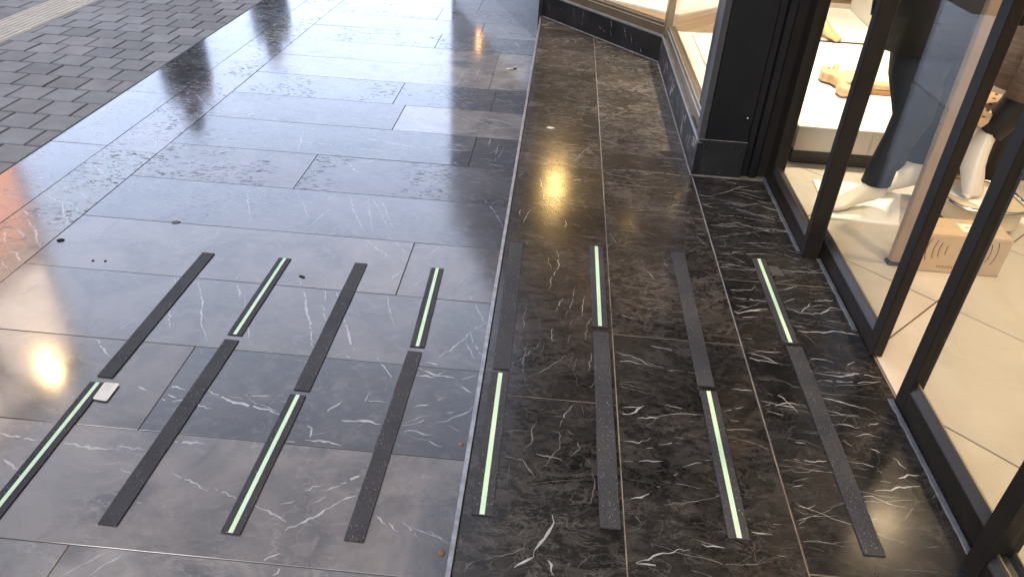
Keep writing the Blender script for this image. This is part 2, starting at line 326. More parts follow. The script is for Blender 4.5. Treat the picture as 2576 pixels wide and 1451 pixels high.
VEIN_LOW = """-0.913,3.135 -0.832,2.936 -0.753,2.779|4
-0.817,3.153 -0.799,3.046 -0.717,2.785|3
-0.811,3.140 -0.726,2.968 -0.674,2.864 -0.648,2.797|3
-0.781,3.159 -0.711,3.009 -0.624,2.790|3
-0.618,2.790 -0.562,2.857|2
-0.283,3.180 -0.230,3.081 -0.168,2.924|4
-0.794,2.772 -0.674,2.657 -0.572,2.562|4
-0.658,2.775 -0.580,2.684 -0.524,2.607|4
-0.526,2.519 -0.571,2.405|4
-0.445,2.448 -0.484,2.381|3
-0.385,2.778 -0.438,2.663 -0.469,2.574|3
-0.248,2.548 -0.287,2.473 -0.327,2.387|2.5
-0.676,2.156 -0.643,2.081 -0.595,1.975|6
-0.565,2.355 -0.534,2.244 -0.490,2.135|3
-0.257,2.379 -0.221,2.309 -0.177,2.197|7
-0.162,2.215 -0.220,2.134 -0.257,2.060 -0.310,1.983|6
-0.220,2.134 -0.198,2.068 -0.162,2.007|6
-0.224,2.072 -0.185,1.989|4
-0.368,1.881 -0.307,1.882 -0.273,1.917|6
-0.371,1.921 -0.318,1.894 -0.228,1.880|5
-0.354,1.951 -0.308,1.944 -0.242,1.918|4
-0.220,1.881 -0.171,1.908|4
-0.518,1.964 -0.473,1.900 -0.440,1.857|4
-0.617,1.947 -0.575,1.931|4
-1.908,2.352 -1.852,2.484 -1.794,2.672 -1.739,2.750|3
-1.826,2.744 -1.866,2.648|2
-1.389,2.756 -1.457,2.615 -1.496,2.530|3
-1.301,2.759 -1.388,2.583 -1.450,2.477 -1.510,2.359|3
-1.362,3.054 -1.249,2.789|4
-1.143,3.094 -1.048,2.924 -1.009,2.837|3
-0.928,3.010 -0.973,2.874 -0.991,2.774|3
-0.940,3.117 -1.013,2.988|3
-1.386,2.348 -1.343,2.271|3
-1.295,2.121 -1.246,2.009|5
-1.280,2.317 -1.222,2.218 -1.193,2.154 -1.184,2.121 -1.148,2.046 -1.095,1.959|5
-1.147,2.362 -1.078,2.222|5
-1.076,2.249 -0.989,2.054 -0.945,1.962|3
-0.904,2.367 -0.855,2.274 -0.825,2.192 -0.783,2.100 -0.735,1.977|6
-0.801,2.364 -0.771,2.243|4
-0.771,2.369 -0.733,2.275|4
-0.776,2.225 -0.735,2.131|4
-1.463,1.928 -1.414,1.880 -1.369,1.837|6
-1.361,2.103 -1.389,2.035 -1.416,1.961|2.5
-1.868,2.044 -1.831,2.177 -1.777,2.334|2
-2.211,2.872 -2.134,2.833 -2.049,2.810 -1.979,2.748|7
-2.094,2.815 -2.017,2.692|6
-2.002,2.707 -1.962,2.608|5
-2.224,2.729 -2.136,2.672|6
-2.167,2.666 -2.062,2.569 -2.002,2.480 -1.959,2.445|6
-2.195,2.569 -2.120,2.461|6
-2.128,2.569 -2.075,2.511|6
-2.078,2.405 -2.028,2.393 -1.981,2.340|8
-2.060,2.337 -1.992,2.280|4
-2.072,2.924 -2.011,2.869|6
-1.492,1.469 -1.415,1.458 -1.358,1.460|7
-1.300,1.459 -1.239,1.446 -1.149,1.450|7
-1.147,1.461 -1.062,1.458|4
-1.000,1.500 -0.912,1.501|6
-0.902,1.534 -0.748,1.540|5
-0.685,1.540 -0.622,1.538|4
-0.634,1.552 -0.564,1.553 -0.524,1.542|6
-1.424,1.377 -1.382,1.358 -1.360,1.346|6
-1.093,1.379 -1.053,1.365|3
-0.956,1.386 -0.885,1.359 -0.831,1.335|4
-0.817,1.346 -0.748,1.318|4
-0.693,1.304 -0.640,1.282 -0.594,1.261|5
-0.472,1.346 -0.512,1.301 -0.547,1.267 -0.589,1.234|6
-0.536,1.399 -0.582,1.368|3
-0.486,1.401 -0.521,1.373|4
-0.593,1.330 -0.628,1.312|3
-0.516,1.355 -0.545,1.331|3
-1.211,1.713 -1.178,1.699|5
-1.130,1.711 -1.094,1.726 -1.060,1.715|8
-1.112,1.665 -1.076,1.657 -1.042,1.674|7
-1.107,1.690 -1.072,1.676|5
-0.991,1.721 -0.915,1.688 -0.843,1.670 -0.791,1.662 -0.741,1.648|7
-1.000,1.661 -0.963,1.643 -0.947,1.645|5
-1.125,1.589 -1.107,1.560|4
-0.659,1.619 -0.629,1.600 -0.622,1.562|6
-0.613,1.668 -0.572,1.724|6
-0.988,1.124 -1.016,1.096 -1.046,1.066 -1.067,1.042|4
-0.955,1.124 -0.980,1.088 -1.003,1.049|5
-0.579,1.165 -0.601,1.151 -0.611,1.140|7
-0.558,1.134 -0.577,1.100|5
-0.487,1.403 -0.457,1.428 -0.434,1.443|6
-0.472,1.346 -0.435,1.369|5
-0.551,1.644 -0.510,1.644 -0.472,1.651 -0.433,1.642|8
-0.349,1.730 -0.303,1.749|5
-0.503,1.733 -0.493,1.778|4
-0.497,1.742 -0.431,1.743|3
-0.357,1.621 -0.322,1.628 -0.297,1.617 -0.269,1.618|4
-0.273,1.669 -0.235,1.685 -0.194,1.717 -0.176,1.734 -0.163,1.760|4
-0.277,1.595 -0.250,1.577 -0.235,1.576|4
-0.216,1.848 -0.178,1.821|6
-0.292,1.762 -0.266,1.784|4
-0.244,1.719 -0.220,1.725|4
-0.370,1.645 -0.314,1.669 -0.292,1.686|3
-0.369,1.305 -0.339,1.281|3
-0.332,1.288 -0.301,1.262|4
-0.298,1.300 -0.239,1.244|3
-0.266,1.281 -0.208,1.260 -0.160,1.241|4
-0.230,1.272 -0.175,1.251|3
-1.120,3.797 -1.001,3.784 -0.877,3.745 -0.729,3.720 -0.557,3.709 -0.390,3.725|6
-1.081,3.649 -0.901,3.632 -0.725,3.624|4
-1.135,3.911 -1.001,3.909 -0.892,3.883|4
-0.674,3.813 -0.541,3.794 -0.409,3.766|4
-0.671,3.880 -0.555,3.885 -0.487,3.871|3
-0.869,3.878 -0.778,3.864|3
-0.689,4.315 -0.607,4.243 -0.546,4.202 -0.434,4.110|6
-0.519,4.230 -0.400,4.148 -0.278,4.061|5
-0.446,4.213 -0.288,4.183 -0.168,4.114|6
-0.561,3.981 -0.457,3.983 -0.316,4.063 -0.197,4.098|6
-0.856,4.358 -0.748,4.336|5
-0.950,5.150 -0.928,5.080 -0.881,5.121 -0.897,5.057 -0.848,4.925 -0.817,4.848 -0.842,4.788|7
-0.931,4.991 -0.872,4.863 -0.846,4.787|5
-0.817,4.848 -0.745,4.950 -0.674,5.083|6
-0.556,5.157 -0.611,5.011 -0.625,4.785|6
-0.512,5.138 -0.521,4.892|5
-0.825,4.792 -0.771,4.724|5
-0.896,4.567 -0.845,4.516 -0.775,4.495|5
-0.530,6.348 -0.396,6.039 -0.344,5.900|6
-0.478,6.257 -0.409,6.074|5
-0.319,5.833 -0.275,5.701|6
-1.163,5.571 -1.022,5.717 -0.931,5.910|5
-1.245,5.584 -1.131,5.761|4
-1.433,4.984 -1.351,5.126|5
-1.146,4.041 -1.069,4.037|4
-1.015,4.101 -0.947,4.105|4
-0.905,3.979 -0.860,4.092|5
-0.323,3.981 -0.319,3.793|3
-0.273,3.839 -0.271,3.696|3
-0.625,3.525 -0.547,3.443|5
-0.795,3.558 -0.841,3.516 -0.963,3.459|5
-0.985,3.439 -0.940,3.368 -0.895,3.345|6
-1.945,3.890 -1.788,3.872 -1.640,3.914 -1.492,3.875 -1.339,3.858 -1.129,3.834|6
-1.472,3.687 -1.313,3.656 -1.083,3.658|5
-1.917,3.642 -1.762,3.628 -1.538,3.575|4
-1.336,3.849 -1.313,3.702 -1.279,3.548|4
-1.760,3.377 -1.679,3.426 -1.584,3.531|5
-1.580,3.185 -1.505,3.237 -1.457,3.285|5
-2.112,4.459 -2.010,4.309 -1.988,4.196|6
-2.143,4.279 -2.035,4.139 -1.919,4.011|4
-2.056,3.855 -1.966,3.736|6
-2.035,3.590 -1.978,3.426|5
-2.224,3.230 -2.127,3.172 -2.055,3.096|6
-2.482,3.445 -2.427,3.483|5
-2.338,3.000 -2.281,3.061|8
-2.272,3.099 -2.236,3.136|8
-2.302,3.263 -2.277,3.300|7
-2.172,2.960 -2.122,2.915|5
-2.088,3.257 -2.018,3.147|4"""
VEIN_UP = """-0.092,3.361 -0.034,3.325 0.005,3.286 0.047,3.242|6
0.224,3.539 0.167,3.412 0.111,3.247|3
-0.126,3.510 -0.082,3.528|3
0.065,2.462 0.075,2.349 0.053,2.274 0.042,2.186|5
0.093,2.145 0.068,2.062|5
0.136,2.226 0.125,2.125 0.104,2.037|3
0.166,2.172 0.156,2.045|4
0.066,1.972 0.061,1.943 0.066,1.898|5
0.124,1.945 0.110,1.894|5
0.173,2.003 0.170,1.917|6
0.038,1.932 0.093,1.892|2.5
-0.026,2.087 -0.035,2.009|5
-0.014,1.883 -0.022,1.796 -0.009,1.693|4
0.042,1.884 0.030,1.816|3
0.141,1.825 0.128,1.766|4
0.111,1.834 0.052,1.762 -0.005,1.711|2.5
0.186,1.858 0.175,1.767|3
0.065,2.016 0.109,1.993 0.165,2.061|3
0.279,2.157 0.308,2.114 0.351,2.081 0.375,1.996|4
0.263,1.875 0.315,1.856 0.384,1.808|5
0.361,1.923 0.467,1.904|5
0.261,1.823 0.298,1.834 0.354,1.823|6
0.416,1.973 0.480,1.961|3
0.416,1.806 0.448,1.804|6
0.381,2.389 0.407,2.347 0.424,2.314|4
0.360,2.592 0.429,2.563|3
0.701,2.770 0.805,2.810 0.881,2.755 0.978,2.761|5
0.742,2.893 0.897,2.897 1.001,2.915|4
0.790,2.556 0.816,2.557|8
0.667,2.546 0.717,2.539 0.785,2.472|3
0.671,2.287 0.752,2.296 0.785,2.322|5
0.687,2.243 0.732,2.238 0.796,2.235|7
0.665,2.167 0.688,2.143 0.737,2.170 0.799,2.187|12
0.688,2.194 0.740,2.182|7
0.851,2.324 0.879,2.320 0.944,2.356|5
0.860,2.237 0.909,2.269|5
0.862,2.205 0.906,2.179 0.953,2.243|10
0.905,2.175 0.975,2.186 1.022,2.229 1.068,2.227|8
0.967,2.261 1.069,2.281|6
0.872,2.075 0.909,2.070 0.968,2.078 0.988,2.088 1.022,2.086 1.071,2.075|13
0.861,2.103 0.910,2.088|5
0.951,2.326 0.988,2.306 1.049,2.341|4
0.671,2.121 0.753,2.133|6
0.942,2.647 1.015,2.649|5
0.667,1.906 0.718,1.893 0.765,1.887|8
0.672,1.933 0.737,1.909 0.790,1.871|6
0.703,1.944 0.794,1.944|5
0.861,1.926 0.914,1.927 0.944,1.915|7
0.982,1.904 1.013,1.928|5
0.871,1.856 0.949,1.848 1.008,1.869 1.073,1.859|7
0.853,1.816 0.963,1.825 1.058,1.838|5
0.661,1.808 0.745,1.795|4
0.771,1.989 0.790,1.998|5
0.672,1.685 0.714,1.688 0.767,1.704 0.804,1.697|5
0.672,1.666 0.728,1.648|5
0.703,1.741 0.745,1.724 0.773,1.665|6
0.723,1.692 0.777,1.682|5
0.857,1.741 0.897,1.732 0.950,1.716 0.988,1.704|8
0.861,1.685 0.899,1.673 0.948,1.674|5
0.863,1.625 0.898,1.632 0.937,1.627|7
0.962,1.635 0.997,1.651|5
0.911,1.587 0.952,1.602 0.984,1.591|5
0.873,1.569 0.891,1.546|5
0.941,1.545 0.961,1.530|6
0.672,1.559 0.715,1.559 0.757,1.552 0.801,1.530|4
0.736,1.542 0.765,1.543|6
0.718,1.478 0.758,1.474 0.806,1.482|6
0.674,1.470 0.736,1.466 0.802,1.455|4
0.675,1.456 0.713,1.431 0.745,1.435 0.781,1.455|4
0.860,1.489 0.913,1.481 0.943,1.457|6
0.867,1.466 0.908,1.464|4
0.990,1.517 1.001,1.494 1.013,1.479|6
0.980,1.443 1.009,1.458 1.037,1.460|12
0.901,1.391 0.957,1.406 1.030,1.424|6
0.927,1.427 0.953,1.424|5
0.860,1.364 0.889,1.372 0.933,1.347 0.965,1.345|5
0.692,1.381 0.720,1.389|5
0.690,1.318 0.715,1.313 0.734,1.324|5
0.676,1.388 0.700,1.386|4
0.614,1.253 0.633,1.253|5
0.677,1.250 0.690,1.252|6
0.557,1.221 0.607,1.221|6
0.432,1.174 0.486,1.169|6
0.413,1.190 0.469,1.173|4
0.386,1.150 0.405,1.156|8
1.057,1.478 1.067,1.477|8
0.416,1.412 0.453,1.431 0.496,1.446|5
0.436,1.588 0.473,1.591|4
0.598,1.745 0.641,1.745 0.672,1.743|6
0.555,1.639 0.595,1.658 0.619,1.667|5
0.553,1.569 0.595,1.573 0.628,1.574|5
0.572,1.609 0.597,1.607|6
0.555,1.526 0.596,1.536|3
0.515,1.124 0.553,1.133 0.575,1.154|4
0.583,1.151 0.612,1.158|4
0.031,1.536 0.018,1.498 0.024,1.458 -0.005,1.407|6
0.068,1.502 0.094,1.497 0.098,1.448 0.069,1.388 0.046,1.357|5
0.115,1.510 0.137,1.493|6
0.108,1.479 0.144,1.469 0.151,1.445 0.123,1.413|6
0.151,1.627 0.162,1.574|3
0.181,1.383 0.187,1.326 0.176,1.265 0.147,1.262|4
0.084,1.218 0.088,1.195 0.076,1.166 0.067,1.147 0.045,1.111|12
0.045,1.111 0.045,1.093 0.003,1.061|8
0.034,1.135 0.009,1.107 -0.029,1.088 -0.064,1.077|4
0.020,1.164 0.003,1.147|4
0.113,1.198 0.088,1.191|4
0.078,1.090 0.092,1.050|8
-0.087,1.069 -0.107,1.041|4
0.171,1.108 0.144,1.073|5
0.158,1.417 0.178,1.392|4
-0.053,1.484 0.018,1.495|3
0.001,1.370 0.030,1.346|3
0.258,1.587 0.285,1.595 0.332,1.635|9
0.310,1.583 0.373,1.591|7
0.271,1.621 0.328,1.631|5
0.389,1.648 0.443,1.638|4
0.360,1.486 0.422,1.499|5
0.327,1.468 0.345,1.472|8
0.268,1.490 0.307,1.485 0.341,1.509|5
0.268,1.415 0.289,1.417|6
0.303,1.418 0.365,1.427|6
0.275,1.290 0.301,1.297 0.322,1.312|10
0.284,1.238 0.296,1.219|5
0.276,1.105 0.317,1.128 0.388,1.154|9
0.276,1.102 0.335,1.102|6
0.410,1.520 0.430,1.520|8
0.314,1.381 0.373,1.398|3
0.380,1.372 0.402,1.388|5
0.344,1.336 0.351,1.339|9
0.325,1.543 0.374,1.596|4"""
# ------------------------------------------------------------------ traced and grown veins
def parse(t):
    out = []
    for l in t.strip().split('\n'):
        p, wd = l.split('|'); out.append(([Vector(tuple(map(float, q.split(',')))) for q in p.split()], float(wd)*.001))
    return out
def inside(p, poly, mg=.004):
    k = len(poly)
    for i in range(k):
        a = Vector(poly[i]); b = Vector(poly[(i+1) % k]); e = b-a
        if e.length > 1e-6 and (e.x*(p[1]-a.y)-e.y*(p[0]-a.x))/e.length < mg: return False
    return True
def strip(mb, pts, wd, poly, z, mi, ends=True):
    """thin ragged ribbon of calcite lying in the face of the stone"""
    n = len(pts)
    if n < 2: return
    L = []; 
    for i, p in enumerate(pts):
        t = pts[min(i+1, n-1)]-pts[max(i-1, 0)]
        if t.length < 1e-6: t = Vector((1, 0))
        t.normalize(); nr = Vector((-t.y, t.x))
        s = i/(n-1); env = min(1, .25+2.2*min(s, 1-s)) if ends else 1
        ww = wd*.5*env*random.uniform(.35, 1.25)
        L.append((p+nr*ww, p-nr*ww))
    for i in range(n-1):
        if random.random() < .06: continue
        q = (L[i][1], L[i+1][1], L[i+1][0], L[i][0])
        if all(inside(x, poly) for x in q): mb.face([(x.x, x.y, z) for x in q], mi)
def densify(pl, step=.012, jit=.0022):
    out = []
    for a, b in zip(pl[:-1], pl[1:]):
        k = max(1, int((b-a).length/step)); d = (b-a); nr = Vector((-d.y, d.x)).normalized() if d.length > 0 else Vector((0, 1))
        for i in range(k): out.append(a+d*(i/k)+nr*random.gauss(0, jit)*(1 if i else .3))
    out.append(pl[-1]); return out
def grow(mb, poly, z, n, ang, spread, lmin, lmax, wmin, wmax, mi=1, branch=.3, wig=.12, rough_=.45):
    xs = [p[0] for p in poly]; ys = [p[1] for p in poly]
    for _ in range(n):
        p = Vector((random.uniform(min(xs), max(xs)), random.uniform(min(ys), max(ys)))); a = ang+random.gauss(0, spread)
        if random.random() < .5: a += math.pi
        l = random.uniform(lmin, lmax)*random.uniform(.4, 1); wd = random.uniform(wmin, wmax)*random.uniform(.5, 1); pts = [p.copy()]; d = 0; dev = 0
        while d < l:
            st = random.uniform(.006, .016); dev = dev*.86+random.gauss(0, wig)*.55; aa = a+dev+random.gauss(0, rough_)*.35
            p = p+Vector((math.cos(aa), math.sin(aa)))*st; pts.append(p.copy()); d += st
            if random.random() < branch*.06 and len(pts) > 3:
                b = a+dev+random.choice((-1, 1))*random.uniform(.25, .7); q = p.copy(); bp = [q.copy()]
                for _k in range(random.randint(3, 9)):
                    q = q+Vector((math.cos(b+random.gauss(0, .25)), math.sin(b+random.gauss(0, .25))))*.010; bp.append(q.copy())
                strip(mb, bp, wd*.6, poly, z, mi)
        strip(mb, pts, wd, poly, z, mi)
VL = parse(VEIN_LOW); VU = parse(VEIN_UP)

def tile(parent, poly, ztop, tone, fleck=0., gloss=.09, pit=0., veins=(), traced=None, tilt=.0012, grout=.0024, depth=.02, name='marble_tile'):
    """one slab: chamfered prism with joints, its veins set into the face"""
    p = inset(poly, grout/2); mb = MB(); mb.prism(p, ztop-depth, ztop, .0012)
    inner = inset(p, .0016); z = ztop+.0002
    for vz in veins: grow(mb, inner, z, *vz)
    if traced:
        for pl, wd in traced:
            if any(inside(q, poly, -.05) for q in pl): strip(mb, densify(pl), wd*(1.25 if ztop < -.1 else .62), inner, z, 1 if (ztop < -.1 or (pl[0].x > .25 and wd > .0045) or wd > .0075 or (pl[0].y > 1.63 and random.random() < .5)) else 2)
    cx_ = sum(q[0] for q in poly)/len(poly); cy_ = sum(q[1] for q in poly)/len(poly)
    mb.fixn = False
    o = mb.build(name, [M_MARBLE, M_VEIN, M_VEIN2], parent, (cx_, cy_, ztop))
    wx = max(q[0] for q in poly)-min(q[0] for q in poly); wy = max(q[1] for q in poly)-min(q[1] for q in poly)
    cl_ = lambda r, w: max(-.0014/w, min(.0014/w, random.gauss(0, r)))
    o.rotation_euler = (cl_(tilt, wy), cl_(tilt, wx), 0)
    o['tone'] = tuple(float(t) for t in tone); o['fleck'] = float(fleck); o['gloss'] = float(gloss); o['pit'] = float(pit); o['film'] = .42 if ztop < -.1 else .06; o['sheen'] = random.choice((.35, .5, .7, .85)) if ztop < -.1 else -.35
    return o

# ================================================================== lower arcade floor
low = structure('lower_floor', (-1.2, 3, LOW))
MB().box(-2.515, -.12, -4, 12.0, LOW-.12, LOW-.0022).build('mortar_bed', M_GROUT, low)
def bx2(y): return -1.966+.018*(y-2)          # line between the two border courses and the field
def bx1(y): return -2.242+.015*(y-2)
GREY = (.082, .074, .072); BRN = (.100, .087, .080); DRK = (.030, .029, .032); BLU = (.052, .052, .058); LGT = (.150, .138, .130)
ROWS = {  # row index: [(x split positions), [tone per tile left to right], vein character]
 -4: ([-1.2], [GREY, BRN]), -3: ([-.8], [BRN, GREY]), -2: ([-1.5], [GREY, GREY]), -1: ([-1.095], [LGT, LGT]),
 0: ([], [BRN]), 1: ([-1.12], [BRN, DRK]), 2: ([], [GREY]), 3: ([-.525], [BRN, BRN]),  # row one: a reflection edge put in as a joint and darker tile
 4: ([], [BLU]), 5: ([-1.17], [GREY, BLU]), 6: ([-.396], [BLU, DRK]), 7: ([-.87], [GREY, LGT]), 8: ([-.95, -.36], [BLU, DRK, DRK]),
 9: ([-.41], [LGT, LGT]), 10: ([-.41], [LGT, LGT]), 11: ([-.89], [GREY, DRK]), 12: ([-.6], [GREY, LGT]), 13: ([-1.0], [LGT, BRN]), 14: ([-.7], [GREY, GREY]),
 15: ([-1.3], [LGT, BRN]), 16: ([-.6], [GREY, LGT]), 17: ([-1.1], [BLU, GREY]), 18: ([-.8], [LGT, GREY]), 19: ([-1.4], [GREY, LGT])}
PI = math.pi
for k, (sp, tones) in ROWS.items():
    y0 = 1.132+.3986*k; y1 = y0+.3986; xs = [None]+sp+[-.1445]
    for i in range(len(xs)-1):
        def xe(v, y): return bx2(y) if v is None else v
        poly = [(xe(xs[i], y0), y0), (xs[i+1], y0), (xs[i+1], y1), (xe(xs[i], y1), y1)]
        t = tones[i]; jt = random.uniform(.88, 1.12); t = tuple(c*jt for c in t)
        vs = [(random.randint(3, 6), random.choice((.2, .9, 1.7, 2.6)), .3, .10, .45, .0010, .0022, 2, .3, .08)]
        if t[0] < .04: vs += [(16, .15, .5, .05, .22, .001, .004, 1, .6, .16), (14, .15, .8, .05, .2, .001, .002, 2, .6, .16)]
        if k >= 7: vs += [(4, .1, .4, .15, .5, .002, .006, 1, .4)]
        if k in (5, 9, 11): vs += [(14, .2, .5, .06, .25, .002, .005, 1, .6, .16)]
        far = k >= 7
        tile(low, poly, LOW, t, fleck=(.34 if (far and i >= len(xs)-2) else .22 if (k == 3 and i == 1) else .05), gloss=random.uniform(.07, .12), pit=(.8 if k in (5, 8, 11, 13) else .3 if k > 3 else 0.), veins=vs, traced=VL)
# two border courses running along the pavement
for side, (fa, fb) in enumerate(((bx1, bx2), (lambda y: -2.513, bx1))):
    js = ([-1.2, .3, 1.85, 3.39, 4.9, 6.4, 8.0] if side == 0 else [-1.0, .5, 1.95, 3.432, 4.2, 5.7, 7.2, 8.0])
    for a, b in zip(js[:-1], js[1:]):
        poly = [(fa(a), a), (fb(a), a), (fb(b), b), (fa(b), b)]
        t = tuple(c*random.uniform(.9, 1.15) for c in (GREY if side == 0 else BLU))
        vs = [(26, .5, .7, .05, .25, .003, .008, 1, .8, .35)] if side == 0 else [(7, .2, .6, .05, .25, .002, .005, 1, .5)]
        tile(low, poly, LOW, t, fleck=.10, gloss=random.uniform(.08, .12), pit=1.0 if side == 0 else .35, veins=vs, traced=VL)

# ================================================================== upper floor in front of the shop
up = structure('upper_floor', (.4, 2.5, 0))
MB().box(-.1265, 1.088, -4, 5.99, -.14, -.0016).build('mortar_bed', M_GROUTL, up)
MB().box(-.1435, -.1275, -4, 5.985, LOW+.001, -.004).build('step_riser', M_BLACKM, up)
tr = MB(); tr.box(-.146, -.1335, -4, 5.97, -.012, .0022, .001); tr.build('edge_trim', M_TRIM, up)
DK = (.0125, .0120, .0120); DKB = (.0165, .0145, .0135); MOT = (.032, .028, .0255)
A0, A1, A2, A3 = -.1325, .2555, .667, 1.086
def utile(x0, x1, y0, y1, tone, **kw):
    poly = kw.pop('poly', None) or [(x0, y0), (x1, y0), (x1, y1), (x0, y1)]
    return tile(up, poly, 0.0, tone, traced=VU, grout=.0032, tilt=.0006, **kw)
hz = lambda n, w0=.0007, w1=.0022: (int(n*1.3), random.uniform(-.16, .04), .22, .04, .50, w0, w1, 1, .6, .14, .35)
fn = lambda n: (n, .1, .9, .05, .2, .001, .0022, 2, .6, .2, .4)
utile(A0, A1, -3, .1, DK, veins=[fn(10)]); utile(A0, A1, .1, 1.63, DK, fleck=.34, gloss=.16, veins=[fn(26), (5, 2.0, .6, .05, .2, .002, .005, 1, .6, .3)])
utile(A0, A1, 1.63, 3.235, DKB, fleck=.28, gloss=.15, veins=[fn(20), (16, 1.3, .35, .05, .2, .0018, .004, 1, .5, .2)])
utile(A0, A1, 3.235, 4.675, DKB, fleck=.75, gloss=.16, veins=[(26, .05, .3, .03, .12, .002, .005, 2, .5, .25)])
def dg(x): return 5.98-(x+.136)*.983/.803     # front of the diagonal window wall
utile(0, 0, 0, 0, MOT, poly=[(A0, 4.675), (A1, 4.675), (A1, dg(A1)-.003), (A0, dg(A0)-.003)], fleck=1., gloss=.17, veins=[(20, .1, .3, .03, .12, .003, .006, 2, .5, .25)])
utile(A1, A2, -3, .35, DK, veins=[fn(10)]); utile(A1, A2, .35, 1.966, DK, fleck=.28, gloss=.16, veins=[fn(16), hz(26)])
utile(A1, A2, 1.966, 2.82, DKB, fleck=.5, gloss=.15, veins=[fn(26), (10, 2.3, .4, .05, .2, .002, .004, 1, .5, .3)])
utile(A1, A2, 2.82, 3.51, DKB, fleck=.55, gloss=.16, veins=[fn(20), hz(22, .002, .004)])
utile(A1, A2, 3.51, 4.22, MOT, fleck=.9, gloss=.17, veins=[(30, .1, .3, .03, .12, .002, .005, 2, .5, .25)])
utile(A1, A2-.005, 4.22, 4.825, MOT, fleck=1., gloss=.17, veins=[(30, .1, .3, .03, .12, .002, .005, 2, .5, .25)])
utile(0, 0, 0, 0, MOT, poly=[(A1, 4.825), (A2-.005, 4.825), (A2-.005, dg(A2)-.006), (A1, dg(A1)-.003)], fleck=1., gloss=.17, veins=[(14, .2, .5, .03, .12, .003, .006, 1, .5, .25)])
utile(A2, A3, -3, -.4, DK, veins=[fn(10)]); utile(A2, A3, -.4, 1.12, DKB, gloss=.16, fleck=.1, veins=[fn(12), hz(20)])
utile(A2, A3, 1.12, 2.36, DK, gloss=.15, fleck=.12, veins=[fn(18), hz(34)])
utile(0, 0, 0, 0, DK, poly=[(A2, 2.36), (A3, 2.36), (A3, 3.24), (A2, 3.24)], gloss=.16, fleck=.2, veins=[fn(14), hz(40, .0015, .005)])

# ================================================================== pavement of concrete pavers and tactile strip
pv = structure('pavement', (-3.6, 4.5, LOW))
MB().box(-14, -2.516, -6, 30, LOW-.12, LOW-.016).build('jointing_sand', plain('jointing_sand', (.014, .0135, .013), .95, var=.4, scale=60), pv)
PM = {}
def paver(x0, x1, y0, y1, name='paver', mat=M_PAVER, tone=None):
    key = (round(x1-x0, 3), round(y1-y0, 3), name)
    hx, hy = (x1-x0)/2, (y1-y0)/2
    if key not in PM:
        mb = MB(); mb.fixn = False; mb.prism([(-hx, -hy), (hx, -hy), (hx, hy), (-hx, hy)], -.03, 0, .004)
        o = mb.build(name, mat); PM[key] = o.data; bpy.data.objects.remove(o)
    o = bpy.data.objects.new(name, PM[key]); COL.objects.link(o); o.parent = pv
    o.location = Vector(((x0+x1)/2, (y0+y1)/2, LOW+random.uniform(-.0015, .0015)))-Vector(pv['_org'])
    o.rotation_euler = (random.gauss(0, .004), random.gauss(0, .004), random.gauss(0, .004))
    b = random.uniform(.78, 1.20)*.235; hue = random.random()
    if tone is None: tone = (b*1.0, b*1.01, b*.98) if hue < .55 else (b*1.04, b*1.0, b*.97)
    o['tone'] = tuple(tone); return o
g = .0085
stuffp = MB(); stuffp.fixn = False
ny = 0
y = 2.76
while y < 7.4:
    odd = ny % 2; x = -2.516
    seq = [.095] if odd else []
    xx = x
    for wdt in seq+[.195]*20:
        xa, xb = xx-wdt, xx; xx = xa
        if xb < -6.6: break
        if xa < -3.735 < xb-.001: xa = -3.735 if xb > -3.735 else xa
        if -4.075 < xa < -3.736 or -4.075 < xb < -3.736:
            if xb > -3.735: xa = -3.735
            elif xa < -4.075: xb = -4.075
            else: continue
            if xb-xa < .03: continue
        if -4.075 <= xa and xb <= -3.735: continue
        # only the part of the pavement near the frame is laid paver by paver
        if xa < -2.516-(y-2.6)*1.05-.5: continue
        paver(xa+g/2+.001, xb-g/2-.001, y+g/2, y+.2-g/2)
    y += .2007; ny += 1
ty = 5.25-.385*3
TM = None
while ty < 7.3:
    if TM is None:
        mb = MB(); mb.fixn = False; a, b = .1665, .190
        mb.prism([(-a, -b), (a, -b), (a, b), (-a, b)], -.03, 0, .003)
        for q in range(8):
            c = -a+.022+q*(2*a-.044)/7
            mb.prism([(c-.011, -b+.012), (c+.011, -b+.012), (c+.011, b-.012), (c-.011, b-.012)], 0, .0055, .0035)
        o = mb.build('tactile_tile', M_TACT); TM = o.data; bpy.data.objects.remove(o)
    o = bpy.data.objects.new('tactile_tile', TM); COL.objects.link(o); o.parent = pv
    o.location = Vector((-3.905, ty+.1925, LOW+.001))-Vector(pv['_org']); o.rotation_euler = (random.gauss(0, .003), random.gauss(0, .003), random.gauss(0, .004))
    ty += .385
# ground beyond: the street
rd = structure('street', (-8, 8, LOW-.13))
MB().box(-120, 120, -120, 200, LOW-.4, LOW-.125).build('street_ground', plain('street_surface', (.10, .10, .10), .85, var=.2, scale=2), rd)

